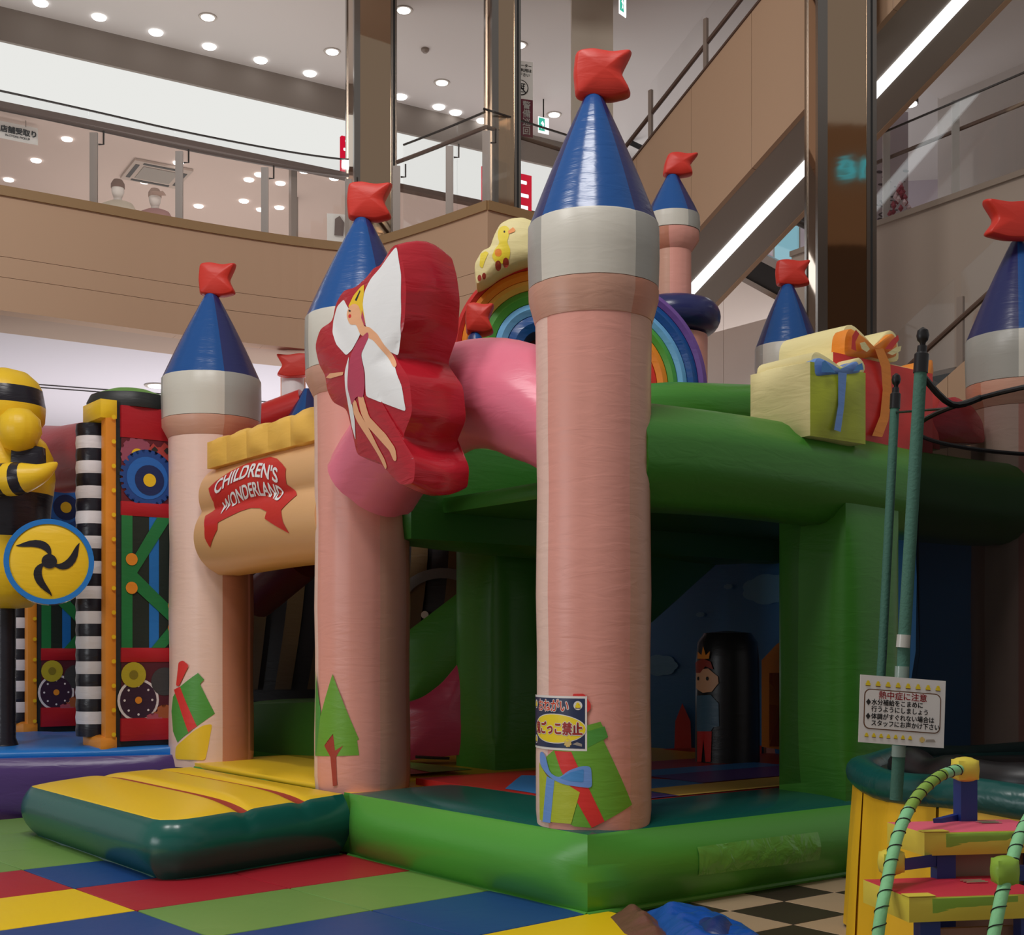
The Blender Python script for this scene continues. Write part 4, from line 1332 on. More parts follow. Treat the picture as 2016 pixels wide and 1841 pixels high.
def arc_text(body, pl, pr_, size, rise):
    (l0, z0), (l1, z1) = on_r(*pl, -.37), on_r(*pr_, -.37)
    x0, x1 = -l0, -l1
    xm, W = (x0 + x1) / 2, x1 - x0
    nat = text_width(body, size)
    def warp(a, b):
        t = a / nat
        return xm + t * W, (z0 + z1) / 2 + (z1 - z0) * t + rise * (1 - (2 * t) ** 2) + b
    lettering('lettering', body, lambda x, z: pfn(.014)(x, z), size, white_v, sp, bold=.004, res=.025, warp=warp)
arc_text("CHILDREN'S", (417, 974), (540, 953), .175, .10)
arc_text('WONDERLAND', (428, 1014), (546, 990), .17, .105)

# ---------------- rainbow
def rainbow(label, c, radii, mats_, a0, a1, ex, depth=.26):
    root = None
    nn = 26
    for k, m in enumerate(mats_):
        ro, ri = radii[k], radii[k + 1]
        poly = []
        verts, faces = [], []
        pr = [(ro, 0), (ro - .03 * (ro - ri), -.02), ((ro + ri) / 2, -.05), (ri + .03 * (ro - ri), -.02), (ri, 0), (ri, depth), (ro, depth)]
        for i in range(nn + 1):
            a = math.radians(a0 + (a1 - a0) * i / nn)
            for (r, d) in pr:
                verts.append(c + ex * (r * math.cos(a)) + UP * (r * math.sin(a)) + V((-ex.y, ex.x, 0)) * d)
        q = len(pr)
        for i in range(nn):
            for j in range(q):
                j2 = (j + 1) % q
                faces.append((i * q + j, i * q + j2, (i + 1) * q + j2, (i + 1) * q + j))
        faces += [tuple(range(q)), tuple(nn * q + j for j in range(q))]
        o = mk('rainbow' if k == 0 else 'rainbow_band', verts, faces, m, castle if root is None else root)
        if root is None:
            root = o
            root['label'] = label
    return root
cR = P(1172, 765, 11.2)
sR = 11.2 / F
rainbow('right half of the rainbow wall', cR, [r * sR for r in (222, 204, 182, 163, 144, 122, 92)], [purple, blue, skyl, lime, orange, redl], -8, 92, V((1, .05, 0)).normalized())
cL = P(1060, 684, 11.6)
sL = 11.6 / F
rainbow('left half of the rainbow wall', cL, [r * sL for r in (168, 152, 132, 112, 86, 62, 30)], [red, orange, gold, lime, skyl, blue], 60, 200, V((1, -.05, 0)).normalized())
puff('slide_wall', P(1020, 740, 11.9), V((.95, .1, 0)), V((0, .3, 0)), UP * .9, .05, pvc('maroon_vinyl', (88, 18, 26), .4), castle, n=6)
# duck figure on the rainbow
dpx = [(938, 560), (934, 520), (950, 492), (965, 488), (972, 465), (985, 440), (1005, 430), (1030, 428), (1060, 440), (1070, 490), (1060, 502), (1015, 516), (985, 530), (960, 548)]
dpoly = [(P(u, v, 11.3).x, P(u, v, 11.3).z) for (u, v) in dpx]
duck = Pillow('duck_figure', dpoly, V((0, 11.3, 0)), (1, 0, 0), UP, .3, .05, cream, castle, n=90, it=2, side=.02)
def dprint(nm, px, m, eps):
    decal(nm, [tuple(q) for q in rounded([(P(u, v, 11.3).x, P(u, v, 11.3).z) for (u, v) in px], 60, 2)], lambda x, y: duck.at(x, y, .002 + eps * .3), m, duck.ob, res=.05)
ylw = pvc('duck_yellow', (206, 184, 44), .5)
dprint('duck_print', [(980, 458), (984, 448), (995, 445), (1003, 452), (1002, 468), (998, 480), (1005, 495), (1003, 512), (990, 522), (975, 520), (968, 508), (975, 492), (984, 482), (980, 470)], ylw, .006)
dprint('beak_print', [(1000, 458), (1010, 450), (1015, 456), (1012, 460), (1001, 464)], orange, .010)
dprint('eye_print', circle(993, 459, 1.8, 10, 2.4), M_ink, .012)
dprint('wing_print', circle(981, 501, 7, 16, 8), orange, .010)
dprint('foot_print', circle(981, 525, 6, 14, 9), brown_p, .010)
dprint('foot_print', circle(996, 519, 6, 14, 9), brown_p, .010)
dprint('duck_print', [(946, 500), (956, 496), (962, 500), (955, 515), (950, 530), (944, 525)], ylw, .006)
dprint('foot_print', circle(944, 548, 4, 12, 6), brown_p, .010)
dprint('foot_print', circle(953, 545, 4, 12, 6), brown_p, .010)
flag('flag', P(935, 650, 11.0), 0, .22, .24, castle, th=.2)
lathe('cone_roof', P(935, 690, 11.05), [(.02, 3.7), (.17, 3.75), (.06, 4.30), (.02, 4.35)], [blue, navy], castle, sectors=(0, 0, 1, 1, 0, 0, 1, 1))

# ---------------- gift boxes on the front-right beam
def gift(lf, r0, r1, z0, z1, dep, face, label):
    o = puff('gift_box', C(r0, lf, z0), R3 * (r1 - r0), L3 * dep, UP * (z1 - z0), (.05, .05, .03, .02, .02, .06), [cream, face], castle, mi=(0, 0, 1, 0, 0, 0), n=14, power=2.6, wob=.05)
    o['label'] = label
    return o
def lf_fn(lf, eps): return lambda r, z: C(r, lf - eps, z)
lf1 = -.36
r0, zb1 = on_l(1595, 852, lf1); r1_, _ = on_l(1704, 856, lf1)
zt1 = on_l(1597, 712, lf1)[1]
g2 = gift(-.16, on_l(1640, 850, -.16)[0], on_l(1836, 870, -.16)[0], on_l(1700, 872, -.16)[1], on_l(1700, 706, -.16)[1], .62, redl, 'red gift box with an orange bow')
g1 = gift(lf1, r0, r1_, zb1 - .02, zt1, .55, olive, 'lime gift box with a blue bow')
def gprint(nm, px, lf, m, eps, parent):
    decal(nm, [on_l(u, v, lf) for (u, v) in px], lf_fn(lf, eps), m, parent, res=.15)
gprint('ribbon_print', [(1640, 735), (1657, 737), (1652, 800), (1645, 852), (1632, 848), (1640, 800)], lf1, blue_p, .045, g1)
def bow(nm, px, lf, dep, m, parent, dome=.03):
    poly = [on_l(u, v, lf) for (u, v) in px]
    return Pillow(nm, poly, C(0, lf, 0), R3, UP, dep, dome, m, parent, n=48, it=1, side=.02)
bow('bow', [(1602, 742), (1603, 712), (1612, 702), (1626, 716), (1640, 728), (1656, 730), (1672, 716), (1688, 710), (1695, 732), (1680, 738), (1660, 744), (1640, 742)], lf1, .10, blue_p, g1)
gprint('bow_print', [(1606, 735), (1607, 716), (1613, 712), (1624, 724), (1634, 736)], lf1, sky, .05, g1)
gprint('bow_print', [(1668, 734), (1676, 722), (1686, 717), (1689, 730)], lf1, sky, .05, g1)
bow('cream_top', [(1597, 718), (1597, 700), (1608, 690), (1630, 712), (1645, 724), (1660, 724), (1690, 702), (1702, 715), (1704, 730), (1690, 742), (1600, 745)], lf1 + .04, .5, cream, g1)
lf2 = -.16
gprint('ribbon_print', [(1712, 690), (1728, 688), (1742, 720), (1745, 780), (1738, 830), (1726, 862), (1706, 860), (1722, 820), (1727, 770), (1724, 725)], lf2, orange, .05, g2)
bow('bow', [(1662, 700), (1664, 660), (1672, 645), (1680, 648), (1692, 668), (1706, 688), (1725, 690), (1745, 662), (1758, 654), (1765, 672), (1766, 702), (1745, 706), (1722, 700), (1700, 706)], lf2, .12, orange, g2)
gprint('bow_print', [(1664, 690), (1666, 664), (1673, 652), (1680, 660), (1672, 676), (1674, 694)], lf2, redl, .055, g2)
gprint('bow_print', [(1730, 690), (1744, 672), (1756, 662), (1758, 672), (1744, 690)], lf2, redl, .055, g2)
gprint('bow_print', [(1680, 678), (1690, 676), (1700, 690), (1694, 696), (1684, 690)], lf2, cream, .058, g2)
gprint('bow_print', [(1734, 698), (1752, 686), (1762, 684), (1760, 694), (1744, 702)], lf2, cream, .058, g2)
bow('cream_top', [(1655, 712), (1657, 655), (1668, 638), (1684, 642), (1698, 672), (1716, 682), (1738, 656), (1752, 648), (1766, 660), (1770, 712)], lf2 + .06, .6, cream, g2)
g3 = gift(.05, on_l(1800, 800, .05)[0], on_l(1850, 800, .05)[0], on_l(1815, 880, .05)[1], on_l(1815, 770, .05)[1], .4, redl, 'small red gift behind the net pole')
bow('bow', [(1802, 775), (1802, 725), (1815, 712), (1836, 708), (1838, 735), (1830, 750), (1836, 775)], .05, .2, orange, g3)
rose2 = bow('flower', [(1820, 800), (1850, 790), (1880, 780), (1915, 800), (1935, 830), (1940, 872), (1850, 872), (1820, 850)], .05, .4, crimson, castle, .06)
# ================================================================== FLOOR MATS
P2 = V((-2.27, 7.773, 0)); e1v = V((.737, .676, 0)) * 1.08; e2v = V((.65, -.76, 0)) * .955
vin = {'red': mat('red_mat', (150, 28, 40), .38, k=1.45, bump=.25, scale=3), 'blue': mat('blue_mat', (24, 58, 112), .38, k=1.5, bump=.25, scale=3),
       'green': mat('green_mat', (98, 132, 64), .38, k=1.5, bump=.25, scale=3), 'yellow': mat('yellow_mat', (222, 176, 16), .38, k=1.4, bump=.25, scale=3)}
mats_list = [
    (0, -1, 'red', 'red floor mat under the near corner of the yellow ramp'),
    (1, -1, 'red', 'red floor mat in the gap between the ramp and the green castle base'),
    (-1, -1, 'yellow', 'yellow floor mat at the lower left, touching the red ones'),
    (-1, 0, 'blue', 'blue floor mat at the bottom edge between yellow and green mats'),
    (0, 0, 'green', 'green floor mat in front of the long red mat'),
    (1, 0, 'green', 'green floor mat partly under the green castle base'),
    (0, 1, 'blue', 'blue floor mat at the bottom edge below the green mat'),
    (1, 1, 'blue', 'blue floor mat under the bright green castle corner'),
    (1, 2, 'yellow', 'yellow floor mat beside the crumpled blue tarpaulin'),
    (0, 2, 'red', 'red floor mat just below the bottom edge'),
    (-1, -2, 'red', 'red floor mat at the left photo edge'),
    (0, -2, 'blue', 'blue floor mat under the teal front of the ramp'),
    (-1, -3, 'green', 'small visible green floor mat left of the blue one'),
    (0, -3, 'green', 'green floor mat beside the purple inflatable base'),
    (1, -2, 'green', 'green floor mat hidden beneath the ramp'),
    (-2, -1, 'blue', 'blue floor mat beyond the left photo edge'),
    (0, -4, 'green', 'green floor mat in the corner between purple base and ramp'),
    (0, -5, 'green', 'green floor mat tucked under the front of the purple base'),
    (-1, -4, 'blue', 'blue floor mat against the purple base beyond the left edge'),
    (1, -3, 'yellow', 'yellow floor mat in the shade behind the ramp'),
]
for (i, j, c_, lab) in mats_list:
    o = P2 + e1v * i + e2v * j
    g = .008
    m_ = puff('floor_mat', o + e1v * g + e2v * g + UP * .003, e1v * (1 - 2 * g), e2v * (1 - 2 * g), UP * .028, (.004, .004, .004, .004, 0, .006), vin[c_], n=6, power=6)
    tag(m_, lab, 'floor mat', 'coloured floor mats')

# ================================================================== NOTICE ON THE FRONT TOWER
rp = .371
def poster_px(u, v): a, z = on_cyl(u, v, T1, rp); return a * rp, z
xr, ztop = poster_px(1156, 1371)
zbot = poster_px(1154, 1479)[1]
xl = xr - .50
navy_p = mat('navy_paper', (32, 42, 74), .3, k=1.3)
yel_p = mat('yellow_paper', (228, 200, 28), .35, k=1.2)
red_p = mat('red_ink', (150, 34, 26), .4, k=1.2)
wht_p = mat('white_paper', (222, 218, 214), .4, k=1.1)
poster = decal('notice_poster', [(xl, zbot), (xr, zbot), (xr, ztop), (xl, ztop)], cyl_fn(T1, .364, 0.0065), wht_p, None, res=.04)
tag(poster, 'navy laminated notice with yellow oval wrapped around the front tower', 'notice')
zc, xc = (ztop + zbot) / 2, (xl + xr) / 2
H_ = ztop - zbot
decal('navy_field', [(xl + .012, zbot + .014), (xr - .012, zbot + .014), (xr - .012, ztop - .014), (xl + .012, ztop - .014)], cyl_fn(T1, .364, 0.0075), navy_p, poster, res=.04)
decal('white_oval', circle(xc + .03, zc - .035, .218, 40, H_ * .275), cyl_fn(T1, .364, 0.0083), wht_p, poster, res=.04)
decal('yellow_oval', circle(xc + .03, zc - .035, .212, 40, H_ * .26), cyl_fn(T1, .364, 0.0090), yel_p, poster, res=.04)
lettering('lettering', '鬼ごっこ禁止', cyl_fn(T1, .364, 0.0105), .082, wht_p, poster, xc + .028, zc - .064, bold=.0075, sx=.80)
lettering('lettering', '鬼ごっこ禁止', cyl_fn(T1, .364, 0.0115), .082, red_p, poster, xc + .028, zc - .064, bold=.003, sx=.80)
lettering('lettering', 'おねがい', cyl_fn(T1, .364, 0.0090), .082, wht_p, poster, xc + .0, zc + H_ * .225, bold=.0055, sx=.85)
lettering('lettering', 'おねがい', cyl_fn(T1, .364, 0.0100), .082, mat('orange_ink', (222, 70, 30), .4), poster, xc + .0, zc + H_ * .225, bold=.001, sx=.85)
def chick(x, y, s, fnmk, parent, base=True):
    if base: decal('badge_disc', circle(x, y, s * 1.25, 18), fnmk(.002), wht_p, parent, res=.2)
    decal('chick_icon', circle(x, y - s * .25, s * .8, 14, s * .55), fnmk(.004), yel_p, parent, res=.2)
    decal('chick_icon', circle(x, y + s * .35, s * .5, 12), fnmk(.0045), yel_p, parent, res=.2)
    decal('beak_icon', [(x + s * .1, y + s * .25), (x + s * .45, y + s * .3), (x + s * .1, y + s * .42)], fnmk(.006), mat('orange_ink', (222, 70, 30), .4), parent, res=.5)
    decal('shade_icon', [(x - s * .8, y - s * .6), (x + s * .8, y - s * .6), (x + s * .7, y - s * .85), (x - s * .7, y - s * .85)], fnmk(.005), mat('brown_ink', (110, 70, 40), .5), parent, res=.5)
for (x, y) in ((xr - .055, zc + H_ * .33), (xl + .07, zc + H_ * .33), (xl + .07, zc - H_ * .33)):
    chick(x, y, .022, lambda e: cyl_fn(T1, .364, .0085 + e * .4), poster)
decal('badge_icon', gear(xr - .12, zc - H_ * .36, .026, 8, .2), cyl_fn(T1, .364, 0.0090), mat('badge_cream', (222, 190, 110), .5), poster, res=.1)
decal('badge_icon', [(xr - .09, zc - H_ * .38), (xr - .03, zc - H_ * .42), (xr - .03, zc - H_ * .37), (xr - .06, zc - H_ * .34)], cyl_fn(T1, .364, 0.0088), M_grey, poster, res=.1)

# ================================================================== MACHINE INFLATABLE AT THE LEFT
mc = thing('machine_inflatable', P(60, 1625, 12.2), 'yellow and black bee machine inflatable with striped posts on a purple base', 'inflatable')
mpur = pvc('violet_vinyl', (66, 44, 96), .3)
mblue = pvc('bright_blue_vinyl', (26, 98, 166), .35)
mblack = pvc('soot_vinyl', (26, 24, 32), .3, bump=.5)
mwhite = pvc('chalk_vinyl', (196, 190, 192), .35, bump=.5)
myel = pvc('bee_yellow_vinyl', (218, 166, 30), .38)
mor = pvc('amber_vinyl', (196, 122, 38), .4)
mred = pvc('signal_red_vinyl', (150, 22, 32), .4)
mdk = pvc('charcoal_vinyl', (34, 36, 36), .45)
mgr = pvc('frame_green_vinyl', (28, 104, 56), .4)
puff('base', P(-170, 1612, 11.9) - UP * .0 + V((0, 0, -.04)), V((2.4, .71, 0)), L3 * 3.2, UP * .58, (.06, .02, .08, .03, 0, .02), [mpur, mblue], mc, mi=(0, 0, 0, 0, 0, 1), n=14, power=4)
bo = P(-170, 1612, 11.9)
puff('platform', V((bo.x + .05, bo.y + .1, .56)), V((2.3, .68, 0)), L3 * 3.0, UP * .10, (.05, .02, .05, .02, 0, .04), mblue, mc, n=14, wob=.05)

def machine_post(corner, s, z1, lab):
    # corner: the front edge; two faces show, one towards -l (broad) and one towards -r (striped)
    z0 = .64
    c0 = V((corner.x, corner.y, 0))
    body = puff('post', c0 + UP * z0, R3 * s, L3 * s, UP * (z1 - z0), (.01, .02, .03, .02, 0, .02), mdk, mc, n=8, power=4)
    body['label'] = lab
    H = z1 - z0
    # striped roll on the -r side
    nst = 25
    cc = c0 + L3 * (s * .55) - R3 * .02
    for k in range(nst):
        a, b = z0 + .12 + (H - .3) * k / nst, z0 + .12 + (H - .3) * (k + 1) / nst
        wide = 1.0
        lathe('stripe', cc, [(.02, a), (.185, a), (.192, (a + b) / 2), (.185, b), (.02, b)], [mblack, mwhite][k % 2], body, segs=20, dent=0, sx=.95)
    puff('edge_strip', c0 + UP * (z0 - .01) - R3 * .05 - L3 * .03, R3 * .10, L3 * .12, UP * (H + .02), .01, mor, body, n=6)
    puff('foot_strip', c0 + UP * (z0 - .02) - R3 * .1 - L3 * .03, R3 * .16, L3 * .5, UP * .14, .02, mor, body, n=5)
    puff('cap_strip', c0 + UP * (z1 - .16) - R3 * .1 - L3 * .03, R3 * .16, L3 * .5, UP * .18, .02, myel, body, n=5)
    for k in range(14):
        zz = z0 + .15 + (H - .3) * k / 13
        q = c0 + R3 * .02 - L3 * .045
        decal('rivet', circle(0, 0, .022, 12), plane_fn(q + UP * zz, R3, UP, .012), myel, body, res=.5)
    ff = lambda e: plane_fn(c0 - L3 * .035, R3, UP, e)
    x0, x1 = .1, s
    def band(za, zb_, m, nm='red_band', e=.004):
        puff(nm, c0 + R3 * x0 - L3 * .045 + UP * za, R3 * (x1 - x0), L3 * .05, UP * (zb_ - za), (.0, .0, .015, 0, 0, 0), m, body, n=5)
    zA = z0 + H * .06; zB = z0 + H * .27; zC = z0 + H * .70; zD = z0 + H * .92
    band(z0 + .08, zA + .10, mred); band(zB - .06, zB + .08, mred); band(zC - .08, zC + .06, mred); band(zD - .06, z1 - .02, mred)
    def fp(nm, poly, m, e): decal(nm, poly, ff(e), m, body, res=.3)
    # gears, upper field
    dk = pvc('dark_red_print', (84, 24, 34), .5)
    fp('field_print', [(x0, zC + .06), (x1, zC + .06), (x1, zD - .06), (x0, zD - .06)], dk, .004)
    hC = zD - zC
    fp('gear_print', gear(x0 + .16, zD - .22, .17, 12, .1), pvc('dusty_pink_print', (132, 66, 84), .5), .007)
    fp('gear_print', circle(x0 + .16, zD - .22, .06), myel, .010)
    fp('gear_print', gear(x0 + .40, zD - .22, .15, 4, .35), pvc('brick_print', (150, 56, 52), .5), .008)
    for a in range(4):
        aa = PI / 4 + a * PI / 2
        fp('gear_hole', circle(x0 + .40 + .09 * math.cos(aa), zD - .22 + .09 * math.sin(aa), .035, 4), mdk, .011)
    fp('gear_print', gear(x0 + .26, zC + .30, .28, 26, .12), pvc('gear_blue', (26, 62, 122), .4), .013)
    fp('gear_print', circle(x0 + .26, zC + .30, .21), pvc('gear_blue_light', (34, 90, 160), .4), .016)
    fp('gear_print', circle(x0 + .28, zC + .28, .15), pvc('gear_navy', (18, 36, 78), .4), .019)
    fp('gear_print', circle(x0 + .28, zC + .28, .065), myel, .022)
    # cross braces in the middle field
    zl, zh = zB + .08, zC - .08
    zm = (zl + zh) / 2
    fp('field_print', [(x0, zl), (x1, zl), (x1, zh), (x0, zh)], pvc('black_green_print', (24, 34, 30), .5), .004)
    fp('brace_print', [(x0, zl), (x0 + .11, zl), (x0 + .11, zh), (x0, zh)], mgr, .010)
    fp('bar_print', [(x1 - .28, zl), (x1 - .18, zl), (x1 - .18, zh), (x1 - .28, zh)], mblue, .007)
    fp('brace_print', [(x0 + .05, zm + .12), (x0 + .10, zm), (x1 - .05, zh), (x1 - .2, zh)], mgr, .012)
    fp('brace_print', [(x0 + .05, zm + .0), (x0 + .10, zm + .14), (x1, zl + .36), (x1, zl + .2)], mgr, .013)
    fp('brace_print', [(x1, zl + .30), (x1, zl + .12), (x1 - .12, zl), (x1 - .26, zl)], mgr, .014)
    for (x, z) in ((x0 + .10, zm + .22), (x0 + .10, zm - .06), (x1 - .03, zl + .42), (x1 - .03, zl + .2)):
        q = c0 + R3 * x - L3 * .045 + UP * z
        lathe_ = decal('bolt_print', circle(x, z, .06, 18), ff(.018), mor, body, res=.5)
    # gears, lower field
    fp('field_print', [(x0, zA + .10), (x1, zA + .10), (x1, zB - .06), (x0, zB - .06)], pvc('plum_print', (70, 22, 34), .5), .004)
    zq = (zA + zB) / 2
    fp('dial_print', circle(x0 + .17, zq - .08, .21, 28), mwhite, .007)
    fp('dial_print', circle(x0 + .17, zq - .08, .185, 28), pvc('dial_plum', (46, 26, 46), .5), .010)
    for a in range(8):
        fp('dial_dot', circle(x0 + .17 + .14 * math.cos(a * PI / 4), zq - .08 + .14 * math.sin(a * PI / 4), .012, 8), mwhite, .013)
    fp('dial_print', circle(x0 + .17, zq - .08, .035), mor, .014)
    fp('gear_print', circle(x0 + .12, zq + .17, .125, 22), pvc('mustard_print', (156, 142, 36), .5), .016)
    fp('gear_print', circle(x0 + .12, zq + .17, .045), pvc('olive_print', (112, 100, 28), .5), .019)
    fp('gear_print', gear(x1 - .12, zq - .26, .13, 8, .2), pvc('copper_print', (140, 76, 44), .5), .012)
    fp('gear_print', gear(x1 - .24, zq - .32, .11, 8, .2), pvc('mauve_print', (150, 70, 84), .5), .013)
    fp('gear_print', circle(x1 - .12, zq + .10, .14), pvc('slate_print', (52, 52, 54), .5), .008)
    # little dome on top
    ct = c0 + R3 * s * .5 + L3 * s * .5
    lathe('dome', ct, [(.02, z1 - .02), (s * .62, z1 - .02), (s * .64, z1 + .05), (s * .58, z1 + .13), (s * .3, z1 + .2), (.02, z1 + .22)], [mdk, lime], body, rows=[0, 0, 0, 1, 1, 1], dent=.02, segs=32)
    return body
k1 = P(216, 1470, 12.5); k2 = P(62, 1440, 14.9)
machine_post(k1, .66, 4.02, 'striped machine post beside the pale tower')
machine_post(k2, .62, 4.02, 'striped machine post behind the wheel')
tube('beam', [P(60, 900, 14.6), P(130, 905, 13.9), P(235, 892, 12.95)], .36, pvc('beam_red_vinyl', (140, 40, 44), .35), mc, segs=24)
# bee body: banded lathe
bc = P(8, 1000, 12.6); bc = V((bc.x, bc.y, 0))
sB = 12.6 / F
def zB_(v): return EYE + (HZ - v) * sB
bands = [(725, 8), (735, 45), (752, 64), (768, 72), (802, 78), (830, 76), (852, 60), (870, 78), (900, 92), (940, 96), (975, 92), (1000, 88), (1060, 84), (1120, 88), (1170, 78), (1195, 50), (1200, 10)]
prof = [(r * sB, zB_(v)) for (v, r) in bands][::-1]
rows_m = {0: 0}
cols_b = []
for (v0, _), (v1, _) in zip(bands[::-1][:-1], bands[::-1][1:]):
    vm = (v0 + v1) / 2
    cols_b.append(1 if (768 < vm < 802 or 985 < vm < 1050) else 0)
lathe('bee_body', bc, prof, [myel, mblack], mc, rows=cols_b, dent=.015, segs=48, sharp=None)
lathe('bee_stand', bc, [(.02, .62), (.16, .62), (.11, .75), (.11, zB_(1190)), (.02, zB_(1188))], mblack, mc, dent=0, segs=24)
lathe('bee_cheek', P(38, 860, 12.2), [(.02, zB_(905)), (.14, zB_(895)), (.205, zB_(865)), (.19, zB_(840)), (.1, zB_(822)), (.02, zB_(819))], myel, mc, dent=.02, sharp=None)
puff('bee_mouth', P(22, 945, 12.15), V((.27, .05, 0)), V((0, .1, 0)), UP * .32, .02, mblack, mc, n=5)
horn = smooth_path([P(-40, 945, 12.0), P(0, 945, 11.95), P(40, 942, 11.9), P(80, 932, 11.9), P(112, 912, 12.0)], 5)
nh = len(horn)
tube('bee_horn', horn, [.155 - .14 * max(0, (i / (nh - 1) - .45) / .55) ** 1.3 for i in range(nh)], [myel, mblack], mc, segs=18, bands=[1 if i in (5, 6, 9, 10) else 0 for i in range(nh - 1)])
# wheel drum
wc = P(97, 1106, 11.6)
wx = V((.94, .34, 0)).normalized()
wn = V((wx.y, -wx.x, 0))
wr_ = 84 * 11.6 / F
def drum(name, r0, r1, d0, d1, m, parent, segs=48, a0=0.0, a1=2 * PI):
    verts, faces = [], []
    n = max(3, int(segs * (a1 - a0) / (2 * PI)))
    for i in range(n + 1):
        a = a0 + (a1 - a0) * i / n
        q = wx * math.cos(a) + UP * math.sin(a)
        verts += [wc + q * r0 + wn * d0, wc + q * r1 + wn * d0, wc + q * r1 + wn * d1, wc + q * r0 + wn * d1]
    for i in range(n):
        for k in range(4):
            faces.append((4 * i + k, 4 * i + (k + 1) % 4, 4 * i + 4 + (k + 1) % 4, 4 * i + 4 + k))
    return mk(name, verts, faces, m, parent)
wheel = drum('wheel', wr_ * .88, wr_, -.06, .02, mblue, mc)
for k in range(16):
    drum('tread_block', wr_ * .80, wr_ * .99, -.42, -.06, [mblack, mwhite][k % 2], wheel, a0=2 * PI * k / 16, a1=2 * PI * (k + .98) / 16)
disc = Pillow('wheel_face', circle(0, 0, wr_ * .93, 40), wc, wx, UP, .1, .05, myel, wheel, n=60, it=0)
def swirl(a0):
    out, inn = [], []
    for k in range(13):
        t = k / 12
        r = wr_ * (.10 + .72 * t)
        a = a0 + 1.15 * math.sin(t * PI / 2) * 1.0
        wdt = (.75 * math.sin(PI * min(1, t * .80 + .12)) * (1 - t ** 3)) * .9
        out.append((r * math.cos(a), r * math.sin(a)))
        inn.append((r * math.cos(a - wdt), r * math.sin(a - wdt)))
    return out + inn[::-1]
for k in range(3):
    decal('blade_print', swirl(-.55 + k * 2 * PI / 3), lambda x, y: disc.at(x, y, .006), mblack, wheel, res=.08)
decal('hub_print', circle(0, 0, wr_ * .17), lambda x, y: disc.at(x, y, .010), mblack, wheel, res=.08)
tube('axle_ring', [wc - wn * .1 + wx * 0, wc - wn * .6], wr_ * .75, mblack, mc, segs=28)

# far small tower seen over the sign panel
ft = thing('pencil_turret', P(580, 760, 16.6), 'small white and blue turret with red flag seen over the sign panel', 'inflatable')
q = P(577, 800, 16.4)
lathe('shaft', q, [(.02, .0), (.158, .0), (.158, q.z + .36), (.02, q.z + .37)], [white_v, orange], ft, sectors=(0, 0, 0, 1, 0, 0, 0, 1), phi0=-60)
flag('flag', P(590, 742, 16.3), 0, .38, .27, ft, -1)
tube('red_ridge', [P(500, 832, 16.2), P(600, 795, 16.1)], .19, red, ft, segs=16)
lathe('cone_roof', P(606, 800, 16.0), [(.02, EYE + (HZ - 840) * 16 / F), (.30, EYE + (HZ - 838) * 16 / F), (.05, EYE + (HZ - 766) * 16 / F)], [navy, blue], ft, sectors=(0, 0, 0, 1, 0, 0, 0, 1))

# ================================================================== TRAMPOLINE
TC = V((3.55, 6.9, 0)); TR = 1.68
tp = thing('trampoline', TC, 'round trampoline with yellow skirt, teal pad and tall black safety net', 'trampoline')
M_ypad = mat('yellow_skirt', (206, 160, 26), .45, k=1.45, bump=.35, scale=3, stretch=(2, 2, .4))
M_tpad = mat('teal_pad', (14, 66, 62), .3, k=1.4, bump=.6, scale=5)
M_foam = mat('green_foam_sleeve', (58, 98, 84), .75, k=1.35, bump=.2, scale=40)
M_cap = mat('black_plastic', (20, 18, 20), .4)
M_tape = mat('silver_tape', (190, 190, 182), .25)
M_ctape = mat('clear_packing_tape', (140, 160, 150), .15)
# skirt panels
nS = 14
for k in range(nS):
    a0, a1 = 2 * PI * k / nS, 2 * PI * (k + 1) / nS - .012
    verts, faces = [], []
    m_ = 8
    for i in range(m_ + 1):
        a = a0 + (a1 - a0) * i / m_
        wv = .02 * math.sin(a * 21)
        for (z, rr) in ((.02, TR + .02 + wv * 1.6), (.5, TR + .0 + wv), (.9, TR - .02)):
            verts.append(TC + V((rr * math.cos(a), rr * math.sin(a), z)))
            verts.append(TC + V(((rr - .015) * math.cos(a), (rr - .015) * math.sin(a), z)))
    for i in range(m_):
        q, s = 6 * i, 6 * i + 6
        for (x, y) in ((0, 2), (2, 4)):
            faces.append((q + x, q + y, s + y, s + x)); faces.append((q + x + 1, q + y + 1, s + y + 1, s + x + 1))
    mk('skirt_panel', verts, faces, M_ypad, tp)
# padded edge ring
ringp = []
for k in range(65):
    a = 2 * PI * k / 64
    ringp.append(TC + V(((TR - .06) * math.cos(a), (TR - .06) * math.sin(a), .91 + .012 * math.sin(a * 9))))
tube('pad', ringp, .085, M_tpad, tp, segs=14, cap=False, squash=1.0)
lathe('jump_mat', TC, [(.02, .90), (TR - .14, .90), (TR - .14, .92), (.02, .92)], black_v, tp, dent=0, segs=48)
# crumpled net hem lying on the pad
hem = []
for k in range(12):
    a = PI * (1.02 + k * .035)
    hem.append(TC + V(((TR - .2) * math.cos(a), (TR - .2) * math.sin(a), .99 + .012 * math.sin(k * 2.1))))
tube('net_hem', smooth_path(hem, 3), [.09 + .012 * math.sin(i * .9) for i in range(34)], M_cap, tp, segs=14)
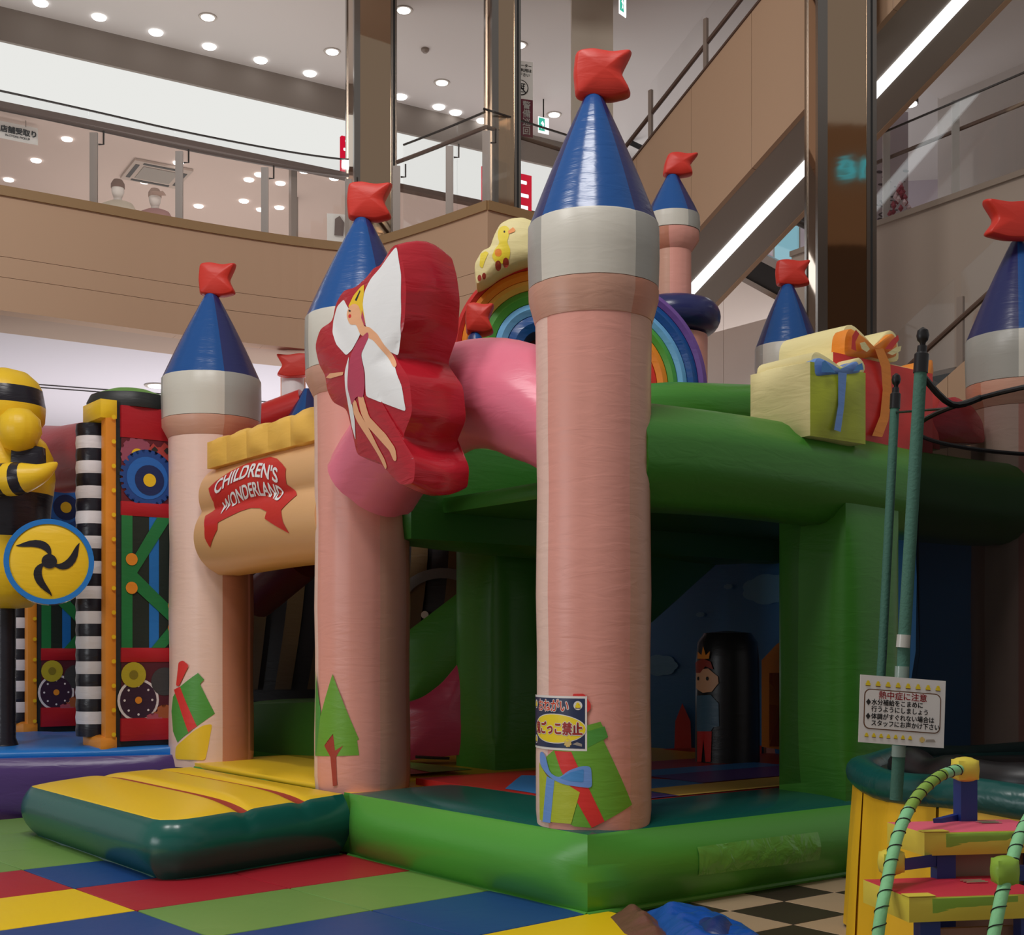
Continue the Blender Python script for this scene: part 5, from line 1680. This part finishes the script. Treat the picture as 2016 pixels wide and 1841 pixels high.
# poles
def pole(px, Ys, r, top_ball=True, lab=None):
    pts = [P(u, v, Y) for (u, v), Y in zip(px, Ys)]
    o = tube('pole', pts, r, M_foam, tp, segs=16)
    t = pts[-1]; d = (pts[-1] - pts[-2]).normalized()
    tube('pole_cap', [t - d * .03, t, t + d * .06, t + d * .07, t + d * .10], [r * 1.15, r * 1.15, r * 1.15, r * .8, r * .75], M_cap, o, segs=16)
    lathe('ball', t + d * .15, [(.012, (t + d * .09).z), (.014, (t + d * .115).z), (r * .85, (t + d * .128).z), (r * 1.02, (t + d * .15).z), (r * .85, (t + d * .175).z), (.005, (t + d * .19).z)], M_cap, o, segs=16, dent=0)
    return o
p1_ = pole([(1764, 1575), (1775, 1400), (1780, 1262), (1813, 722)], [6.2, 6.2, 6.2, 6.2], .030)
tube('steel_joint', [P(1777.5, 1275, 6.19), P(1779.5, 1250, 6.19)], .0325, M_tape, p1_, segs=14)
tube('tape', [P(1775, 1335, 6.19), P(1776, 1312, 6.19)], .0335, M_ctape, p1_, segs=14)
tube('tape', [P(1769, 1490, 6.19), P(1770, 1468, 6.19)], .0335, M_ctape, p1_, segs=14)
p2_ = pole([(1730, 1400), (1737, 1290), (1762, 795)], [8.0, 8.0, 8.0], .028)
# the net: a drum of dark mesh hung inside the poles
NR = 1.32
npan = 8
for k in range(npan):
    verts, faces = [], []
    for i in range(7):
        a = 2 * PI * (k + i / 6) / npan
        for (z, rr) in ((.95, NR + .10), (1.6, NR + .02 * math.sin(a * 13)), (2.2, NR + .015 * math.sin(a * 17)), (2.86 - .008 * math.cos(a * 4), NR)):
            verts.append(TC + V((rr * math.cos(a), rr * math.sin(a), z)))
    for i in range(6):
        for j in range(3):
            q = i * 4 + j
            faces.append((q, q + 1, q + 5, q + 4))
    mk('net', verts, faces, see_through('trampoline_net', (14, 13, 14), .68), tp)
rope = []
for k in range(65):
    a = 2 * PI * k / 64
    rope.append(TC + V((NR * math.cos(a), NR * math.sin(a), 2.86 - .008 * math.cos(a * 4))))
tube('net_rope', rope, .013, M_cap, tp, segs=8, cap=False)
pt_top = P(1812, 735, 6.2)
hook = rope[min(range(65), key=lambda i: (rope[i] - pt_top).length)]
tube('net_strap', smooth_path([pt_top, pt_top.lerp(hook, .5) - UP * .09, hook], 5), .016, M_cap, tp, segs=8)
tube('net_strap', [P(1764, 812, 8.0), rope[34]], .008, M_cap, tp, segs=6)

# ---- notice taped to the pole
c0 = P(1694, 1328, 6.10); c1 = P(1862, 1341, 6.14); c2 = P(1858, 1480, 6.13); c3 = P(1690, 1461, 6.10)
ex = (c1 - c0); wS = ex.length; ex.normalize()
ey = (c0 - c3); hS = ey.length; ey.normalize()
hn = thing('heatstroke_notice', c3, 'white printed notice with red heading taped to the green pole', 'notice')
box('card', c3, ex * wS, ey * hS, ex.cross(ey) * -.004, wht_p, hn)
fS = lambda e: plane_fn(c3, ex, ey, e)
M_brown = mat('brown_ink', (110, 70, 40), .5)
def rrect(x0, y0, x1, y1, r):
    out = []
    for (cx_, cy_, a) in ((x1 - r, y1 - r, 0), (x0 + r, y1 - r, 90), (x0 + r, y0 + r, 180), (x1 - r, y0 + r, 270)):
        for k in range(6):
            aa = math.radians(a + k * 18)
            out.append((cx_ + r * math.cos(aa), cy_ + r * math.sin(aa)))
    return out
sw, sh_ = wS, hS
decal('border', rrect(.05 * sw, .205 * sh_, .95 * sw, .80 * sh_, .03), fS(.0015), M_brown, hn, res=.3)
decal('border', rrect(.062 * sw, .22 * sh_, .938 * sw, .785 * sh_, .026), fS(.0025), wht_p, hn, res=.3)
M_rink = mat('red_heading_ink', (196, 40, 44), .5)
lettering('lettering', '熱中症に注意', fS(.004), .040, M_rink, hn, .5 * sw, .675 * sh_, bold=.0006)
for (t, x, y) in (('水分補給をこまめに', .135, .575), ('行うようにしましょう', .135, .475), ('体調がすぐれない場合は', .135, .365), ('スタッフにお声かけ下さい', .135, .265)):
    lettering('lettering', t, fS(.004), .0305, M_ink, hn, x * sw, y * sh_, bold=.0007, align='LEFT', sx=.93)
for y in (.605, .395):
    cx_, cy_ = .10 * sw, y * sh_
    decal('bullet_mark', [(cx_ - .012, cy_), (cx_, cy_ - .016), (cx_ + .012, cy_), (cx_, cy_ + .016)], fS(.004), M_ink, hn, res=.3)
for k in range(8):
    chick((.09 + k * .117) * sw, .88 * sh_, .016, lambda e: fS(.001 + e * .5), hn, False)
for k in range(7):
    chick((.09 + k * .085) * sw, .115 * sh_, .0125, lambda e: fS(.001 + e * .5), hn, False)
decal('badge_icon', gear(.74 * sw, .10 * sh_, .014, 8, .2), fS(.003), mat('badge_cream', (222, 190, 110), .5), hn, res=.1)
decal('badge_icon', [(.78 * sw, .07 * sh_), (.90 * sw, .08 * sh_), (.88 * sw, .12 * sh_), (.79 * sw, .11 * sh_)], fS(.003), M_grey, hn, res=.1)

# ================================================================== STEPS
st = thing('step_ladder', P(1850, 1841, 4.7), 'blue framed steps with red treads, taped edges and foam-wrapped handrails', 'steps')
M_sblue = mat('blue_painted_wood', (24, 42, 104), .4, k=1.4)
M_sred = mat('red_tread', (172, 36, 54), .5, k=1.4, bump=.3)
M_spink = mat('pink_tread', (200, 84, 104), .5, k=1.4, bump=.3)
M_sy = mat('yellow_tape', (196, 178, 62), .45, k=1.35, bump=.2)
M_sg = mat('green_tape', (124, 158, 52), .4, k=1.35, bump=.2)
M_sgp = mat('green_patch', (120, 136, 104), .5)
M_mint = mat('mint_foam', (120, 180, 128), .7, k=1.3, bump=.15, scale=30)
M_moss = mat('moss_foam', (118, 150, 58), .7, k=1.3, bump=.15, scale=30)
M_board = mat('riser_brown', (128, 96, 82), .6, k=1.4)
TX = V((.985, .17, 0)).normalized()      # along the treads
TN = V((TX.y, -TX.x, 0))                 # towards the viewer
def tread(u0, v0, Y, wd, dep, mtop, lab):
    p = P(u0, v0, Y)
    back = -TN * dep
    body = puff('tread', p - UP * .085, TX * wd, back, UP * .085, (.004, .004, .006, .0, 0, .004), [M_sy, mtop], st, mi=(0, 0, 0, 0, 0, 1), n=6)
    body['label'] = lab
    puff('tape', p - UP * .055 + TX * (.085) + TN * .004, TX * (wd - .20), back * .02, UP * .05, .002, M_sg, body, n=4)
    box('tape', p + TN * .002 - TX * .002 - UP * .0 + UP * .002, TX * .10, back * .16, UP * .003, M_sy, body)
    q = p + TX * (wd * .62) + back * .55 + UP * .006
    for k in range(3):
        decal('patch_print', [(0, k * .022), (.085, k * .022), (.095, k * .022 + .014), (.01, k * .022 + .014)], plane_fn(q, TX, back.normalized(), .002), M_sgp, body, res=.3)
    return p
wtread = .52
pa = tread(1820, 1640, 4.75, wtread, .30, M_spink, 'upper pink tread')
pb = tread(1790, 1768, 4.42, wtread, .36, M_sred, 'lower red tread')
# blue stringers and risers
for (u, v, Y, du) in ((1845, 1665, 4.78, 0), (1812, 1790, 4.45, 0)):
    p = P(u, v, Y)
    box('leg', V((p.x, p.y, 0)) + UP * .02, TX * .075, -TN * .05, UP * (p.z - .02), M_sblue, st)
    box('leg', V((p.x, p.y, 0)) + TX * (wtread - .14) + UP * .02, TX * .075, -TN * .05, UP * (p.z - .02), M_sblue, st)
p = P(1830, 1640, 5.06)
box('riser', P(1855, 1760, 4.86) - UP * .75, TX * .42, -TN * .02, UP * .98, M_board, st)
box('riser', P(1830, 1841, 4.55) - UP * .6, TX * .42, -TN * .02, UP * .62, M_board, st)
hexa('stringer', [P(1843, 1645, 5.0), P(1905, 1640, 5.15), P(1905, 1640, 5.15) + TX * .04, P(1843, 1645, 5.0) + TX * .04, P(1836, 1612, 5.0), P(1905, 1595, 5.15), P(1905, 1595, 5.15) + TX * .04, P(1836, 1612, 5.0) + TX * .04], M_sblue, st)
box('post', P(1892, 1625, 5.05) - UP * .9, TX * .07, -TN * .06, UP * 1.10, M_sblue, st)
hexa('bracket', [P(1780, 1714, 4.62), P(1850, 1705, 4.80), P(1850, 1705, 4.85), P(1780, 1714, 4.66), P(1782, 1690, 4.62), P(1852, 1680, 4.80), P(1852, 1680, 4.85), P(1782, 1690, 4.66)], M_sblue, st)
puff('joint_wrap', P(1741, 1722, 4.58), P(1781, 1718, 4.62) - P(1741, 1722, 4.58), V((0, .07, 0)), UP * .072, .012, M_sy, st, n=5)
puff('joint_wrap', P(1888, 1536, 5.02), TX * .085, V((0, .09, 0)), UP * .075, .012, M_sy, st, n=5)
def handrail(px, Ys, switch):
    pts = smooth_path([P(u, v, Y) for (u, v), Y in zip(px, Ys)], 6)
    n = len(pts)
    o = tube('handrail', pts, .021, [M_mint, M_moss], st, segs=14, bands=[1 if switch[0] < i / n < switch[1] else 0 for i in range(n - 1)])
    # black cord wound round the sleeve
    L = 0; coil = []
    for i in range(n - 1):
        for s in range(6):
            q = pts[i].lerp(pts[i + 1], s / 6)
            t = (pts[i + 1] - pts[i]).normalized()
            x = t.cross(V((0, 1, 0))).normalized(); y = t.cross(x)
            L += (pts[i + 1] - pts[i]).length / 6
            a = L * 2 * PI / .062
            coil.append(q + x * (.0222 * math.cos(a)) + y * (.0222 * math.sin(a)))
    tube('cord', coil, .0022, M_cap, o, segs=5)
handrail([(1722, 1900), (1734, 1800), (1746, 1740), (1757, 1685), (1775, 1625), (1806, 1568), (1850, 1528), (1892, 1514)], [4.42, 4.46, 4.52, 4.58, 4.66, 4.78, 4.92, 5.04], (.62, .84))
handrail([(1945, 1900), (1962, 1812), (1974, 1755), (1988, 1710), (2010, 1640), (2050, 1570)], [4.25, 4.3, 4.34, 4.38, 4.48, 4.62], (.98, .99))
puff('joint_wrap', P(1966, 1742, 4.33), TX * .075, V((0, .07, 0)), UP * .08, .012, M_sg, st, n=5)
box('bracket', P(2000, 1735, 4.42), TX * .2, V((0, .03, 0)), UP * .05, M_sblue, st)

# ================================================================== CRUMPLED TARPAULIN
tb = thing('tarpaulin_bundle', P(1340, 1830, 7.2), 'crumpled blue tarpaulin and brown bag lying by the green castle corner', 'tarpaulin')
M_tarp = mat('blue_tarpaulin', (22, 70, 146), .32, k=1.4, bump=.5, scale=8)
M_tarp2 = mat('dark_blue_tarpaulin', (22, 44, 96), .35, k=1.4, bump=.5, scale=8)
M_bag = mat('brown_bag', (96, 62, 52), .35, k=1.4, bump=.7, scale=8)
def crumple(name, px, m, h, seed, parent):
    pts = [G(u, v + 6, .03) + V((.06, -.08, 0)) for (u, v) in px]
    poly = [(p.x, p.y) for p in pts]
    bm = bmesh.new()
    bm.faces.new([bm.verts.new((x, y, 0)) for (x, y) in poly])
    bmesh.ops.triangulate(bm, faces=bm.faces[:])
    for _ in range(6):
        es = [e for e in bm.edges if e.calc_length() > .028]
        if not es: break
        bmesh.ops.subdivide_edges(bm, edges=es, cuts=1)
        bmesh.ops.triangulate(bm, faces=[f for f in bm.faces if len(f.verts) > 3])
    bnd = {v for e in bm.edges if len(e.link_faces) < 2 for v in e.verts}
    bl = [v.co.copy() for v in bnd]
    for v in bm.verts:
        d = min((v.co - q).length for q in bl)
        k = min(1, d / .14)
        nz = noise.noise(V((v.co.x * 6 + seed, v.co.y * 6, seed)))
        rdg = abs(noise.noise(V((v.co.x * 3 - v.co.y * 3 + seed * 3, v.co.y * 9 + v.co.x * 7, 2))))
        fine = abs(noise.noise(V((v.co.x * 22 + seed, v.co.y * 16, 5))))
        v.co.z = .036 + k * (h * (.75 + .4 * nz) + .06 * rdg + .012 * fine)
    for _ in range(3): bmesh.ops.smooth_vert(bm, verts=[v for v in bm.verts if v not in bnd], factor=.5, use_axis_x=False, use_axis_y=False, use_axis_z=True)
    g = bmesh.ops.extrude_face_region(bm, geom=bm.faces[:])
    me = bpy.data.meshes.new(name)
    for v in g['geom']:
        if isinstance(v, bmesh.types.BMVert): v.co.z -= .012
    bmesh.ops.recalc_face_normals(bm, faces=bm.faces)
    bm.to_mesh(me); bm.free()
    me.materials.append(m)
    me.polygons.foreach_set('use_smooth', [True] * len(me.polygons))
    o = bpy.data.objects.new(name, me); COL.objects.link(o)
    return adopt(o, parent)
crumple('brown_bag', [(1180, 1796), (1200, 1784), (1262, 1796), (1300, 1826), (1306, 1862), (1250, 1850), (1205, 1828)], M_bag, .10, 1.3, tb)
crumple('sheet', [(1230, 1800), (1262, 1790), (1320, 1792), (1385, 1800), (1440, 1822), (1500, 1850), (1510, 1880), (1400, 1890), (1310, 1880), (1270, 1838)], M_tarp, .12, 2.2, tb)
crumple('fold', [(1310, 1838), (1340, 1820), (1400, 1830), (1450, 1850), (1440, 1880), (1330, 1870)], M_tarp2, .16, 3.7, tb)
